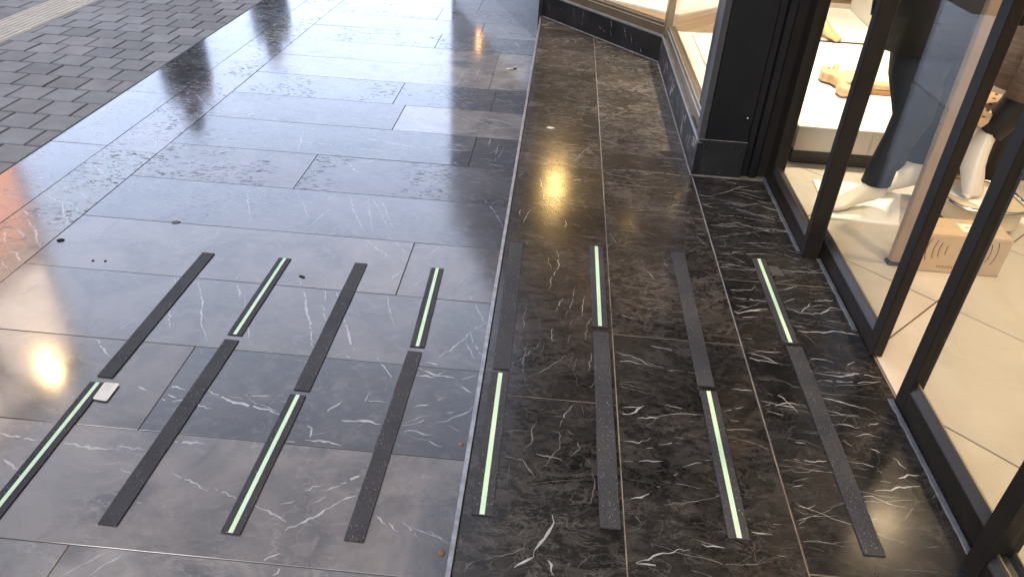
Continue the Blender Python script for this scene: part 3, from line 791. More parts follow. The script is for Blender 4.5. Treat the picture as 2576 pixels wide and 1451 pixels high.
# ================================================================== anti-slip strips
def slip(xt, yt, xb, yb, z, green, label):
    wd = .0505; d = Vector((xt-xb, yt-yb)); L = d.length; ang = math.atan2(d.x, d.y)
    c = Vector(((xt+xb)/2, (yt+yb)/2, z+.0004)); t = thing('anti_slip_strip', c, label, 'anti-slip strip', 'anti-slip strips laid in rows across the marble floor')
    t.rotation_euler = (0, 0, -ang)
    def part(poly, z0, z1, ch, nm, m):
        mb = MB(); mb.fixn = False; mb.prism(poly, z0, z1, ch); o = mb.build(nm, m); o.parent = t; return o
    hw, hl = wd/2, L/2; n = 9
    L_ = [(-hw+random.gauss(0, .0004), -hl+2*hl*i/n) for i in range(n, -1, -1)]; R_ = [(hw+random.gauss(0, .0004), -hl+2*hl*i/n) for i in range(n+1)]
    part(L_+R_, 0, .0042, .0007, 'rubber_base', M_RUBBER)
    if green:
        s = .0062; part([(-s, -hl+.001), (s, -hl+.001), (s, hl-.001), (-s, hl-.001)], .0035, .0047, .0003, 'luminous_stripe', M_LUMI)
    return t
ST = [(0, -1.315, 2.506, -1.329, 1.738, 0, 'up'), (0, -1.334, 1.710, -1.331, 1.187-.005, 1, 'lo'), (1, -1.008, 2.514, -1.016, 2.004, 1, 'up'), (1, -1.014, 1.976, -1.034, 1.197, 0, 'lo'),
      (2, -.703, 2.525, -.707, 1.758, 0, 'up'), (2, -.711, 1.735, -.720, 1.206, 1, 'lo'), (3, -.399, 2.536, -.389, 2.027, 1, 'up'), (3, -.392, 1.999, -.407, 1.220, 0, 'lo'),
      (4, -.089, 2.491, -.083, 1.740, 0, 'up'), (4, -.084, 1.720, -.083, 1.195, 1, 'lo'), (5, .214, 2.512, .216, 1.996, 1, 'up'), (5, .218, 1.966, .221, 1.192, 0, 'lo'),
      (6, .524, 2.522, .523, 1.743, 0, 'up'), (6, .526, 1.721, .524, 1.197, 1, 'lo'), (7, .830, 2.520, .829, 1.996, 1, 'up'), (7, .836, 1.978, .835, 1.186, 0, 'lo')]
WHERE = ['leftmost column on grey floor', 'second column on grey floor', 'third column on grey floor', 'column just left of step trim',
         'column just right of step trim', 'second column right of step trim', 'third column right of step trim', 'rightmost column by glass doors']
for ci, xt, yt, xb, yb, gr, ul in ST:
    lb = ('short green striped strip' if gr else 'long plain black strip')+', '+('far' if ul == 'up' else 'near')+' end of '+WHERE[ci]
    slip(xt, yt, xb, yb, LOW if ci < 4 else 0.0, gr, lb)

# ================================================================== display bay (window boxed out beside the entrance)
PA, PB, PC = Vector((-.136, 5.98)), Vector((.667, 4.997)), Vector((.667, 3.25))
PL0 = Vector((-.163, 5.955)); LD = Vector((-.43, 1.20)).normalized(); PLE = PL0+LD*3.1
bay = thing('display_window', (.667, 4.997, 0), 'black marble display window boxed out at an angle with warmly lit shelf inside', 'shop window')
ZL = .172
def slabwall(a, b, th, z0, z1, name, mat, parent, c=.002, veins=0, out=1):
    """upright slab from plan a to b, its face on the line a-b, thickness th behind it"""
    d = (b-a).normalized(); nr = Vector((-d.y, d.x))*out
    mb = MB(); mb.prism([tuple(a), tuple(b), tuple(b+nr*th), tuple(a+nr*th)] if out > 0 else [tuple(a+nr*th), tuple(b+nr*th), tuple(b), tuple(a)], z0, z1, c)
    if veins:
        L = (b-a).length; fpoly = [(0.004, z0+.004), (L-.004, z0+.004), (L-.004, z1-.004), (.004, z1-.004)]
        m2 = MB()
        for vz in veins: grow(m2, fpoly, 0, *vz)
        off = -nr*.0004
        for f in m2.f: mb.face([(a.x+d.x*m2.v[i][0]+off.x, a.y+d.y*m2.v[i][0]+off.y, m2.v[i][1]) for i in f], 1)
    mb.fixn = False
    return mb.build(name, [mat, M_VEIN, M_VEIN2], parent)
wallv = lambda n: [(n*3, 1.9, .5, .04, .16, .003, .008, 1, .4, .15), (n*5, 1.9, .8, .04, .2, .002, .004, 2, .5, .15)]
# base slabs
base = slabwall(PA, PB, .03, 0.0005, ZL-.012, 'marble_base', M_BLACKM, bay, veins=[(5, 1.9, .3, .05, .14, .002, .005, 1, .3, .1), (14, 1.9, .3, .03, .1, .002, .004, 2, .3, .1)])
slabwall(PB+Vector((0, -.0005)), PC+Vector((0, .0)), .03, 0.0005, ZL-.012, 'marble_base', M_BLACKM, bay, veins=[(50, 1.15, .2, .04, .12, .012, .032, 1, .4, .1), (50, 1.1, .4, .02, .08, .005, .012, 2, .5, .1)])
slabwall(PLE, PL0+Vector((.003, -.002)), .03, LOW+.0005, ZL+.10, 'marble_base', M_MARBLE, bay, veins=wallv(5))
bay.children[-1]['tone'] = (.020, .0195, .020); bay.children[-1]['fleck'] = .1; bay.children[-1]['gloss'] = .15; bay.children[-1]['pit'] = 0.; bay.children[-1]['sheen'] = .2
# corner fillet down to the lower floor where the step trim dies
mb = MB(); mb.prism([(PL0.x+.002, PL0.y-.003), (PA.x+.004, PA.y-.012), (PA.x+.03, PA.y+.03), (PL0.x+.03, PL0.y+.03)], LOW+.0005, ZL+.101, .001); mb.build('corner_slab', M_BLACKM, bay)
# ledge stones on top of the base
GL = plain('worn_ledge_stone', (.15, .145, .14), .4, var=.3, scale=30)
def ledge(a, b, z0, z1, w0, w1, name, mat, c=.003):
    d = (b-a).normalized(); nr = Vector((-d.y, d.x)); mb = MB()
    mb.prism([tuple(a+nr*w0), tuple(b+nr*w0), tuple(b+nr*w1), tuple(a+nr*w1)], z0, z1, c); return mb.build(name, mat, bay)
ledge(PA, PB+Vector((.003, -.003)), ZL-.0115, ZL, -.004, .05, 'ledge', GL); ledge(PB, PC+Vector((0, .002)), ZL-.0115, ZL, -.004, .05, 'ledge', GL)
for a_, b_ in ((PA+Vector((.004, -.004)), PB), (PB, PC)):
    ledge(a_, b_, .0004, .0045, -.008, -.0006, 'mortar_bead', M_DUST, .001)
    ledge(a_, b_, ZL-.014, ZL-.0118, -.0032, .02, 'mortar_bead', M_DUST, .0005)
# anodised sill rails
for z0, z1, w0, w1, mt in ((ZL+.0005, ZL+.052, .016, .07, M_BRONZEL), (ZL+.0525, ZL+.072, .024, .07, M_BRONZEL)):
    ledge(PA, PB, z0, z1, w0, w1, 'sill_rail', mt, .004); ledge(PB+Vector((0, -.03)), PC+Vector((0, .08)), z0, z1, w0, w1, 'sill_rail', mt, .004)
# mullions, head and glass
def vpost(x0, x1, y0, y1, z0, z1, name, mat, parent, c=.002): return MB().box(x0, x1, y0, y1, z0, z1, c).build(name, mat, parent)
vpost(.672, .716, 4.945, 5.03, ZL+.001, 2.6, 'mullion', M_BRONZEL, bay)
vpost(.6685, .6955, 3.2535, 3.335, ZL+.001, 2.6, 'end_stile', M_GREYAL, bay)
def pane(a, b, z0, z1, off, parent, name='glass_pane', th=.008):
    d = (b-a).normalized(); nr = Vector((-d.y, d.x)); a = a+nr*off; b = b+nr*off; mb = MB(); mb.prism([tuple(a), tuple(b), tuple(b+nr*th), tuple(a+nr*th)], z0, z1, 0, bottom=True); return mb.build(name, M_GLASS, parent)
pane(PA, PB+Vector((-.02, .02)), ZL+.07, 2.6, .042, bay); pane(PB+Vector((0, -.055)), PC+Vector((0, .09)), ZL+.07, 2.6, .038, bay)
# street-side face of the bay: dark glazed front and the pier at its end
ledge(PLE, PL0, ZL+.101, ZL+.16, .006, .07, 'sill_rail', M_BRONZE, .004)
slabwall(PLE, PL0, .03, ZL+.161, 2.9, 'street_cladding', plain('dark_street_cladding', (.02, .021, .024), .5), bay)
MB().prism([tuple(PLE+Vector((-.02, .0))), tuple(PLE+Vector((.33, .0))), tuple(PLE+Vector((.33, .4))), tuple(PLE+Vector((-.02, .4)))], LOW, 3.2, .004).build('end_pier', M_BLACKMETAL, bay)
q_ = PL0+LD*1.77; nq = Vector((-LD.y, LD.x)); lp = MB(); lp.prism([tuple(q_), tuple(q_+LD*.07), tuple(q_+LD*.07+nq*.03), tuple(q_+nq*.03)], .29, .44, .006); lp.build('wall_light', emit('wall_light_glow', (1, .55, .24), 5), bay)
# black soffit/fascia over the bay and the entrance
MB().prism([tuple(PA), tuple(PB), (.667, 3.25), (1.0, 3.25), (1.0, -3.0), (-.14, -3.0)][::-1] if False else [(-.145, -5.0), (1.02, -5.0), (1.02, 3.25), (.667, 3.25), (.667, 4.997), (-.136, 5.98)], 2.9, 3.0, 0, bottom=True).build('entrance_soffit', plain('dark_soffit_paint', (.05, .048, .046), .6), bay)
# backing of the bay: dark screen that stops the view at shelf height
MB().prism([tuple(PA+Vector((.03, .06))), tuple(PB+Vector((.02, .08))), (.68, 3.42), (4.2, 3.42), (4.2, 8.1), (PLE.x+.35, PLE.y-.05)], 2.601, 2.66, 0, bottom=True).build('bay_ceiling', plain('bay_ceiling_paint', (.35, .30, .24), .8), bay)

# ================================================================== entrance column
colm = thing('entrance_column', (.78, 3.4, 0), 'black clad column on a dark granite block beside the entrance', 'column')
mb = MB(); mb.box(.672, .888, 3.2505, 3.55, .0005, .1735, .002)
m2 = MB(); grow(m2, [(.68, .01), (.88, .01), (.88, .165), (.68, .165)], 0, 9, .9, .5, .02, .06, .0008, .0018, 2, .3, .3)
for f in m2.f: mb.face([(m2.v[i][0], 3.2501, m2.v[i][1]) for i in f], 2)
mb.fixn = False; mb.build('granite_base', [M_BLACKM, M_VEIN, M_VEIN2], colm)
MB().box(.672, .886, 3.2495, 3.2535, .1738, .1758, .0005).build('mortar_bead', M_DUST, colm); MB().box(.66, .892, 3.2425, 3.2498, .0004, .004, .001).build('mortar_bead', M_DUST, colm)
MB().box(.6970, .886, 3.2535, 3.55, .176, 2.9, .002).build('metal_cladding', M_BLACKMETAL, colm)
mb = MB(); mb.loft([ell((.862, 3.2525, .286), (1, 0, 0), (0, 0, 1), r, r, 10) if False else [(.862+r*math.cos(t*.6283), 3.2537-dy, .286+r*math.sin(t*.6283)) for t in range(10)] for r, dy in ((.0045, 0), (.0042, .0015), (.0025, .0024))]); mb.build('rivet', M_CHROME, colm)

# ================================================================== glazed shop front
XO = 1.010
def rail_panel(name, label, cat, y0, y1, x, h, stiles, depth=.05, top=2.3, group=None, bead=True, mat=M_BRONZE):
    """a glazed frame in the plane x: bottom rail with glazing bead, stiles (ya, yb), head rail, glass"""
    t = thing(name, (x, (y0+y1)/2, 0), label, cat, group)
    MB().box(x, x+depth, y0, y1, .004, h-.028, .002).build('bottom_rail', mat, t)
    mb = MB(); mb.face([(x+.002, y0, h-.0275), (x+.016, y0, h), (x+.016, y1, h), (x+.002, y1, h-.0275)]); mb.face([(x+.016, y0, h), (x+depth-.016, y0, h), (x+depth-.016, y1, h), (x+.016, y1, h)]); mb.face([(x+depth-.016, y0, h), (x+depth-.002, y0, h-.0275), (x+depth-.002, y1, h-.0275), (x+depth-.016, y1, h)])
    mb.build('glazing_bead', M_GREYAL, t)
    MB().box(x+.011, x+.0155, y0, y1, h-.006, h+.006, .001).build('rubber_gasket', M_BRONZEL, t)
    for ya, yb in stiles:
        MB().box(x-.001, x+depth+.001, ya, yb, .002, top, .003).build('stile', mat, t)
    MB().box(x, x+depth, y0, y1, top-.06, top-.001, .002).build('head_rail', mat, t)
    MB().box(x+depth/2-.004, x+depth/2+.004, y0+.004, y1-.004, h-.02, top-.05).build('glass_pane', M_GLASS, t)
    return t
# recess between column and glazing: stepped dark jambs
jb = thing('door_jamb', (.95, 3.3, 0), 'dark stepped metal jamb between black column and glazed entrance', 'door frame')
for i, (xa, xb, ya, yb) in enumerate(((.889, .925, 3.275, 3.5), (.926, .962, 3.262, 3.5), (.963, 1.075, 3.2848, 3.5))):
    MB().box(xa, xb, ya, yb, .001, 2.9, .004).build('jamb_profile', M_BLACKMETAL if i < 2 else M_BRONZE, jb)
rail_panel('side_window', 'narrow fixed glass panel between the black column and the bronze post', 'window', 2.6085, 3.2835, XO, .095, [(3.19, 3.283)], .05)
pt = thing('door_post', (1.036, 2.59, 0), 'square dark bronze post between fixed glass panel and sliding door', 'post')
MB().box(1.006, 1.064, 2.566, 2.6075, .0005, 2.3, .003).build('post_shaft', M_BRONZE, pt)
MB().box(1.0645, 1.067, 2.570, 2.604, .0005, 2.3, .001).build('brush_seal', plain('brush_seal', (.03, .022, .016), .9), pt)
rail_panel('sliding_door', 'far sliding glass door leaf with bronze frame, between post and open gap', 'sliding door', 1.97, 2.72, 1.076, .095, [(1.962, 2.016)], .032, 2.28, 'sliding glass door leaves')
rail_panel('sliding_door', 'near sliding glass door leaf with bronze frame, lower right, beyond open gap', 'sliding door', .95, 1.755, 1.078, .105, [(1.705, 1.760)], .034, 2.28, 'sliding glass door leaves')
pt2 = thing('door_post', (1.07, 1.17, 0), 'dark bronze post in the lower right corner, nearest the camera', 'post')
MB().box(1.040, 1.100, 1.142, 1.197, .0005, 2.3, .003).build('post_shaft', M_BRONZE, pt2)
MB().box(1.1005, 1.103, 1.147, 1.192, .0005, 2.3, .001).build('brush_seal', bpy.data.materials['brush_seal'], pt2)
rail_panel('side_window', 'fixed glass panel cut off by the lower right corner of the photo', 'window', -.6, 1.141, 1.045, .095, [(-.6, -.54)], .05)
hd = thing('door_header', (1.06, 1.4, 2.3), 'dark bronze header beam above the sliding doors', 'header beam')
MB().box(1.0, 1.16, -.6, 3.284, 2.301, 2.9, .004).build('header_box', M_BRONZE, hd)
sb = MB()
for ya, yb, xx in ((2.61, 3.28, 1.0), (2.10, 2.56, 1.064), (1.20, 1.76, 1.064)):
    n = 24; L = [(xx-.006+random.gauss(0, .0012), ya+(yb-ya)*i/n) for i in range(n+1)]; R = [(xx+.009, ya+(yb-ya)*i/n) for i in range(n, -1, -1)]
    sb.prism((L+R)[::-1], .0002, .004, .0012)
o = sb.build('silicone_bead', M_SILICONE, up)

# ================================================================== shop interior
sf = structure('shop_floor', (2.4, 2.5, 0))
MB().box(1.0895, 6, -4, 9, -.14, -.0025).build('tile_bed', plain('floor_grout', (.11, .075, .045), .85, var=.2, scale=20), sf)
R2 = math.sqrt(2); P_ = .6364
FT = {}
bed = [(1.091, -.5), (5.2, -.5), (5.2, 5.4), (1.091, 5.4)]
def clip(poly, bx):
    x0, x1, y0, y1 = bx
    def cut(P, f, g):
        out = []
        for i in range(len(P)):
            a, b = P[i-1], P[i]; fa, fb = f(a), f(b)
            if (fa >= 0) != (fb >= 0):
                t = fa/(fa-fb); out.append((a[0]+(b[0]-a[0])*t, a[1]+(b[1]-a[1])*t))
            if fb >= 0: out.append(b)
        return out
    for f in (lambda p: p[0]-x0, lambda p: x1-p[0], lambda p: p[1]-y0, lambda p: y1-p[1]):
        poly = cut(poly, f, None)
        if len(poly) < 3: return []
    return poly
for i in range(-8, 14):
    for j in range(-12, 12):
        # s = x+y, d = x-y
        s0, s1 = 2.85+.9*i, 3.75+.9*i; d0, d1 = -.905+.9*j, -.005+.9*j
        poly = [((s+d)/2, (s-d)/2) for s, d in ((s0, d0), (s1, d0), (s1, d1), (s0, d1))]
        poly = clip(poly, (1.0905, 4.6, -.4, 5.6))
        if len(poly) < 3: continue
        ar = sum(poly[k-1][0]*poly[k][1]-poly[k][0]*poly[k-1][1] for k in range(len(poly)))/2
        if ar < 0: poly = poly[::-1]
        if abs(ar) < .004: continue
        q = []
        for p in poly:
            if not q or (Vector(p)-Vector(q[-1])).length > .01: q.append(p)
        if len(q) > 2 and (Vector(q[0])-Vector(q[-1])).length < .01: q.pop()
        if len(q) < 3: continue
        mb = MB(); mb.fixn = False; mb.prism(inset(q, .0030), -.02, 0.0, .001)
        cxx = sum(p[0] for p in q)/len(q); cyy = sum(p[1] for p in q)/len(q)
        o = mb.build('floor_tile', M_STILE, sf, (cxx, cyy, 0)); o.rotation_euler = (random.gauss(0, .0008), random.gauss(0, .0008), 0)
room = structure('shop_walls', (2.6, 2.5, 0))
MB().box(4.6, 4.7, -3.0, 9.2, 0, 2.9).build('back_wall', M_WALLC, room)
MB().box(1.0, 4.7, -3.1, -3.0, 0, 2.9).build('side_wall', M_WALLC, room)
MB().box(-.4, 4.7, 9.2, 9.3, 0, 2.9).build('far_wall', M_WALLC, room)
MB().box(1.165, 4.7, -3.0, 9.2, 2.9, 2.95).build('shop_ceiling', plain('ceiling_white', (.75, .72, .68), .8, var=.03), room)
# display plinth running behind the glass and into the bay
pl = thing('display_plinth', (2.0, 4.2, 0), 'long low white display plinth with dark skirting behind the glass', 'display plinth')
MB().box(1.17, 3.3, 3.489, 3.53, .0005, .066, .001).build('skirting', M_KICK, pl)
xs = [1.17, 1.52, 2.05, 2.7, 3.3]
for a, b in zip(xs[:-1], xs[1:]): MB().box(a+.0012, b-.0012, 3.486, 3.53, .067, .1815, .001).build('front_board', M_CREAM, pl)
MB().prism([(.695, 3.56), (1.168, 3.56), (1.168, 3.484), (3.3, 3.484), (3.3, 5.06), (.77, 5.06), (.735, 4.95)], .182, .1875, .001).build('top_board', M_WHITE, pl)
MB().box(1.15, 3.3, 5.0615, 5.078, .10, .192, .001).build('edge_strip', M_BRONZE, pl)
# bay floor, tan border then a raised white board
bf = thing('bay_display_floor', (.6, 5.6, 0), 'tan display floor with pale raised panel inside the angled shop window', 'display floor')
MB().prism([(-.06, 5.98), (.70, 5.079), (1.149, 5.079), (2.6, 5.079), (2.6, 8.0), (-.75, 8.0)], .13, .186, .001).build('floor_board', M_TAN, bf)
MB().prism([(.06, 5.98), (.82, 5.44), (1.16, 5.79), (1.9, 7.6), (-.4, 7.6)], .187, .205, .002).build('white_panel', M_WHITE, bf)
MB().prism([(.851, 4.995), (.845, 4.30), (1.14, 4.30), (1.14, 5.055)], .188, .2, .002).build('white_panel', M_WHITE, bf)
# white display box deeper in, where a small bare foot stands
db = thing('display_box', (2.1, 5.7, 0), 'open white display box with angled side wall behind the plinth', 'display box')
MB().prism([(1.2, 5.09), (2.1, 5.09), (2.16, 6.05), (1.2, 6.05)], .188, .194, .001).build('box_floor', M_WHITE, db)
MB().prism([(2.105, 5.09), (2.13, 5.09), (2.19, 6.07), (2.165, 6.07)], .188, .75, .002).build('side_panel', M_WHITE, db)
MB().box(1.2, 2.163, 6.052, 6.075, .188, .225, .002).build('back_ledge', M_CREAM, db)
MB().box(1.2, 2.3, 6.40, 6.43, .188, 1.4, .002).build('back_panel', M_BRONZE, db)

# ------------------------------------------------------------------ mannequins
def leg(mb, toe, d, stations, k=16, mi=0, tw=0):
    """foot and shin from side-profile stations (top s,z / bottom s,z / half width); d points toe-wards"""
    lean = tw; d = Vector((d[0], d[1], 0)).normalized(); lat = Vector((-d.y, d.x, 0)); T = Vector(toe); rings = []
    for (s0, z0), (s1, z1), wv in stations:
        a = T+d*s0+Vector((0, 0, z0)); b = T+d*s1+Vector((0, 0, z1)); a.x += lean*max(0, z0-.14); b.x += lean*max(0, z1-.14); c = (a+b)/2; u = (a-b)/2
        rings.append([c+u*math.cos(2*math.pi*i/k)+lat*wv*math.sin(2*math.pi*i/k)*(1.0+.10*abs(math.cos(2*math.pi*i/k))) for i in range(k)])
    mb.loft(rings, mi)
    for i in range(5):      # toes
        off = (i-2)*.0165; ln = (.040, .038, .034, .029, .024)[i]; r = (.0115, .009, .0085, .008, .0078)[i]
        b0 = T+d*(-.03-.003*i)+lat*off+Vector((0, 0, .016)); pts = [b0, b0+d*ln*.5+Vector((0, 0, .001)), b0+d*ln*.85-Vector((0, 0, .004)), b0+d*ln-Vector((0, 0, .008))]
        mb.tube(pts, [r, r*1.02, r*.85, r*.35], 8, mi)
STEP = [((-.16, .40), (-.255, .40), .044), ((-.165, .28), (-.245, .28), .036), ((-.165, .20), (-.238, .19), .032), ((-.166, .155), (-.247, .135), .033), ((-.158, .125), (-.258, .10), .035),
        ((-.135, .100), (-.266, .055), .036), ((-.095, .074), (-.215, .038), .034), ((-.07, .054), (-.135, .026), .038), ((-.045, .040), (-.075, .004), .044), ((-.022, .028), (-.034, .0015), .043), ((-.008, .018), (-.012, .003), .036)]
def ringz(c, rx, ry, k=18, rot=0): return [(c[0]+rx*math.cos(2*math.pi*i/k+rot), c[1]+ry*math.sin(2*math.pi*i/k+rot), c[2]) for i in range(k)]
def torso(mb, c, z0, prof, k=18):
    mb.loft([ringz((c[0]+dx, c[1]+dy, z0+z), rx, ry, k) for z, rx, ry, dx, dy in prof])
m1 = thing('mannequin', (1.40, 3.1, 0), 'tiptoe mannequin in dark trousers and long dark coat behind the sliding door', 'mannequin')
mb = MB(); SHORT = [((-.174, .205), (-.236, .20), .030)]+STEP[3:]; leg(mb, (1.205, 2.985, .012), (-.93, -.25), SHORT); leg(mb, (1.425, 3.175, .012), (-.95, -.2), SHORT); 
for tx, ty in ((1.29, 3.01), (1.53, 3.205)): mb.tube([(tx, ty, .004), (tx, ty, .05)], .008, 8)
mb.build('feet', M_SKIN, m1)
def trouser(mb, pts, k=18, mi=0):
    rings = []
    for i, (p, rx, ry) in enumerate(pts): rings.append(ringz(p, rx, ry, k))
    # hem turned in so the cuff reads as cloth with an edge
    p, rx, ry = pts[0]; rings = [ringz((p[0], p[1], p[2]+.03), rx*.86, ry*.86, k), ringz((p[0], p[1], p[2]+.001), rx*.93, ry*.93, k)]+rings
    mb.loft(rings, mi, cap=False)
mb = MB()
trouser(mb, [((1.402, 3.045, .122), .061, .056), ((1.41, 3.05, .20), .058, .055), ((1.445, 3.06, .32), .066, .064), ((1.468, 3.07, .41), .078, .072), ((1.432, 3.08, .57), .108, .09), ((1.425, 3.09, .70), .125, .10), ((1.435, 3.1, .93), .125, .11)])
trouser(mb, [((1.622, 3.225, .172), .064, .060), ((1.612, 3.23, .25), .064, .06), ((1.575, 3.20, .40), .085, .07), ((1.545, 3.18, .55), .10, .08), ((1.54, 3.17, .72), .10, .095), ((1.52, 3.14, .93), .115, .11)])
mb.build('trousers', M_DARKCLOTH, m1)
mb = MB(); torso(mb, (1.45, 3.12), .665, [(0, .15, .135, -.025, 0), (.001, .160, .145, -.025, 0), (.10, .165, .15, -.015, 0), (.28, .17, .155, 0, 0), (.42, .145, .12, 0, 0), (.58, .165, .12, 0, 0), (.74, .19, .10, 0, 0), (.81, .14, .08, 0, 0), (.84, .06, .055, 0, 0)])
for sx in (-1, 1): mb.tube([(1.45+sx*.19, 3.12, 1.43), (1.45+sx*.235, 3.11, 1.2), (1.45+sx*.25, 3.08, .98), (1.45+sx*.24, 3.04, .80)], [.055, .05, .045, .04], 10)
mb.build('coat', M_BROWNCOAT, m1)
mb = MB(); mb.loft([ringz((1.45, 3.12, z), rx, ry) for z, rx, ry in ((1.47, .05, .05), (1.56, .05, .052), (1.60, .065, .075), (1.68, .078, .095), (1.75, .07, .085), (1.79, .035, .045))])
mb.build('head', M_SKIN, m1)
bp = thing('display_plate', (1.40, 3.09, 0), 'thin white square base plate on the tiles under the tiptoe mannequin', 'display plate')
MB().prism([(1.204, 2.909), (1.485, 2.895), (1.60, 3.20), (1.40, 3.292), (1.228, 3.284)], .0005, .010, .002).build('plate', M_WHITE, bp)

# second mannequin on the low platform
pf = thing('low_platform', (1.8, 3.1, 0), 'low cream platform with rounded chrome rim behind the cardboard box', 'display platform')
def rrect(x0, x1, y0, y1, r, n=7):
    out = []
    for cx_, cy_, a0 in ((x1-r, y0+r, -90), (x1-r, y1-r, 0), (x0+r, y1-r, 90), (x0+r, y0+r, 180)):
        for i in range(n+1): a = math.radians(a0+90*i/n); out.append((cx_+r*math.cos(a), cy_+r*math.sin(a)))
    return out
RR = rrect(1.67, 1.97, 2.845, 3.17, .10)
MB().prism(RR, .04, .118, .006).build('platform_top', plain('cream_laminate', (.66, .55, .37), .4, var=.04), pf)
rim = rrect(1.66, 1.98, 2.835, 3.18, .105); mb = MB(); mb.tube([(x, y, .121) for x, y in rim+rim[:1]], .011, 10, 0, False); mb.build('rim_tube', M_CHROME, pf)
MB().prism(rrect(1.70, 1.94, 2.875, 3.14, .09), .0005, .0395, 0).build('recessed_foot', M_KICK, pf)
bp2 = thing('display_plate', (1.78, 3.0, .119), 'white square base plate on the platform under the leaning mannequin', 'display plate')
MB().prism([(1.68, 3.02), (1.785, 2.86), (1.945, 3.02), (1.83, 3.155)], .1185, .126, .002).build('plate', M_WHITE, bp2)
m3 = thing('mannequin', (1.75, 3.05, .126), 'leaning mannequin with brown tweed culottes and black leggings on the platform', 'mannequin')
STEEP = [((-.072, .33), (-.150, .335), .034), ((-.066, .27), (-.142, .255), .031), ((-.052, .22), (-.146, .185), .033), ((-.035, .175), (-.145, .135), .036), ((-.018, .135), (-.115, .095), .037),
         ((-.004, .095), (-.085, .060), .039), ((.004, .060), (-.055, .025), .043), ((.010, .034), (-.03, .004), .042), ((.008, .018), (-.010, .002), .034)]
mb = MB(); leg(mb, (1.765, 2.945, .127), (.28, -.95), STEEP, tw=.30); mb.build('feet', M_SKIN, m3)
def tilttube(mb, pts, rads, k=18, hem=True):
    rings = []; n = len(pts)
    P2 = [Vector(p) for p in pts]
    for i in range(n):
        t = (P2[min(i+1, n-1)]-P2[max(i-1, 0)]).normalized(); u = t.cross(Vector((0, 1, 0))).normalized(); v = t.cross(u)
        rings.append([P2[i]+u*rads[i]*math.cos(2*PI*j/k)+v*rads[i]*math.sin(2*PI*j/k) for j in range(k)])
        if i == 0 and hem:
            ins = [[P2[0]+t*.03+(q-P2[0])*.84 for q in rings[0]], [P2[0]+(q-P2[0])*.95 for q in rings[0]]]
    if hem: rings = ins+rings
    mb.loft(rings, 0, cap=not hem)
mb = MB(); tilttube(mb, [(1.785, 3.055, .375), (1.82, 3.045, .46), (1.86, 3.03, .60), (1.90, 3.03, .75)], [.054, .060, .066, .07])
tilttube(mb, [(1.93, 3.18, .14), (1.93, 3.17, .35), (1.95, 3.14, .6), (1.98, 3.1, .75)], [.04, .05, .062, .07])
mb.build('leggings', plain('black_legging_knit', (.011, .009, .008), .6), m3)
mb = MB(); tilttube(mb, [(1.845, 2.955, .535), (1.865, 2.97, .68), (1.91, 3.0, .86), (1.96, 3.04, 1.02)], [.105, .108, .115, .12]); tilttube(mb, [(1.85, 3.15, .54), (1.865, 3.145, .68), (1.91, 3.12, .86), (1.97, 3.08, 1.03)], [.10, .105, .115, .12]); mb.build('culottes', M_TWEED, m3)
mb = MB(); torso(mb, (1.98, 3.06), 1.0, [(0, .15, .12, 0, 0), (.15, .13, .10, 0, 0), (.30, .15, .11, 0, 0), (.45, .17, .09, 0, 0), (.52, .10, .06, 0, 0), (.56, .05, .05, 0, 0), (.64, .05, .05, 0, 0), (.68, .065, .08, 0, 0), (.76, .078, .095, 0, 0), (.84, .06, .07, 0, 0), (.87, .03, .03, 0, 0)]); mb.build('upper_body', M_SKIN, m3)
# third: bare tan foot standing on the far edge of the plinth
m4 = thing('mannequin', (1.73, 5.15, .192), 'small tan bare mannequin leg standing at far edge of the plinth', 'mannequin')
mb = MB(); leg(mb, (1.80, 5.06, .1925), (.55, -.84), [((-.10, .62), (-.20, .62), .055), ((-.11, .45), (-.19, .45), .047)]+STEP[2:]); mb.build('leg', M_SKINT, m4)

# carved wooden stand with scrolled end on the plinth
cw = thing('carved_wooden_stand', (1.62, 4.15, .1875), 'carved pale wooden stand with scrolled end and round knob on white plinth', 'wooden stand')
MB().box(1.575, 1.98, 4.035, 4.10, .2135, .245, .006).build('lower_rail', M_WOOD, cw)
MB().box(1.585, 1.98, 4.030, 4.095, .188, .2125, .003).build('foot_rail', M_ORANGE, cw)
mb = MB(); bm = bmesh.new(); bmesh.ops.create_icosphere(bm, subdivisions=2, radius=1)
for v in bm.verts:
    k_ = .9+.1*noise.noise(v.co*2.3); e_ = Vector((math.copysign(abs(v.co.x)**.55, v.co.x)*.040, math.copysign(abs(v.co.y)**.6, v.co.y)*.055, math.copysign(abs(v.co.z)**.55, v.co.z)*.031)); v.co = e_*k_+Vector((1.512, 3.985, .2195))
mb.addbm(bm, 0, True); bm.free(); mb.build('round_knob', M_WOOD, cw)
mb = MB(); SCR = [(1.450, 4.185), (1.492, 4.148), (1.506, 4.092), (1.490, 4.010), (1.520, 4.000), (1.547, 4.066), (1.543, 4.108), (1.545, 4.205), (1.548, 4.245), (1.584, 4.335), (1.590, 4.375), (1.553, 4.355), (1.540, 4.300), (1.527, 4.255), (1.505, 4.235), (1.503, 4.265), (1.522, 4.295), (1.515, 4.322), (1.477, 4.300), (1.452, 4.235)]
if sum(SCR[i-1][0]*SCR[i][1]-SCR[i][0]*SCR[i-1][1] for i in range(len(SCR))) < 0: SCR = SCR[::-1]
mb.prism(SCR, .200, .248, .006); mb.build('scroll', M_WOOD, cw)
mb = MB(); mb.prism([(1.549, 4.09), (1.70, 4.10), (1.70, 4.32), (1.60, 4.315), (1.552, 4.235)], .205, .232, .005); mb.build('pale_panel', plain('pale_yellow_wood', (.66, .52, .30), .5, var=.08), cw)

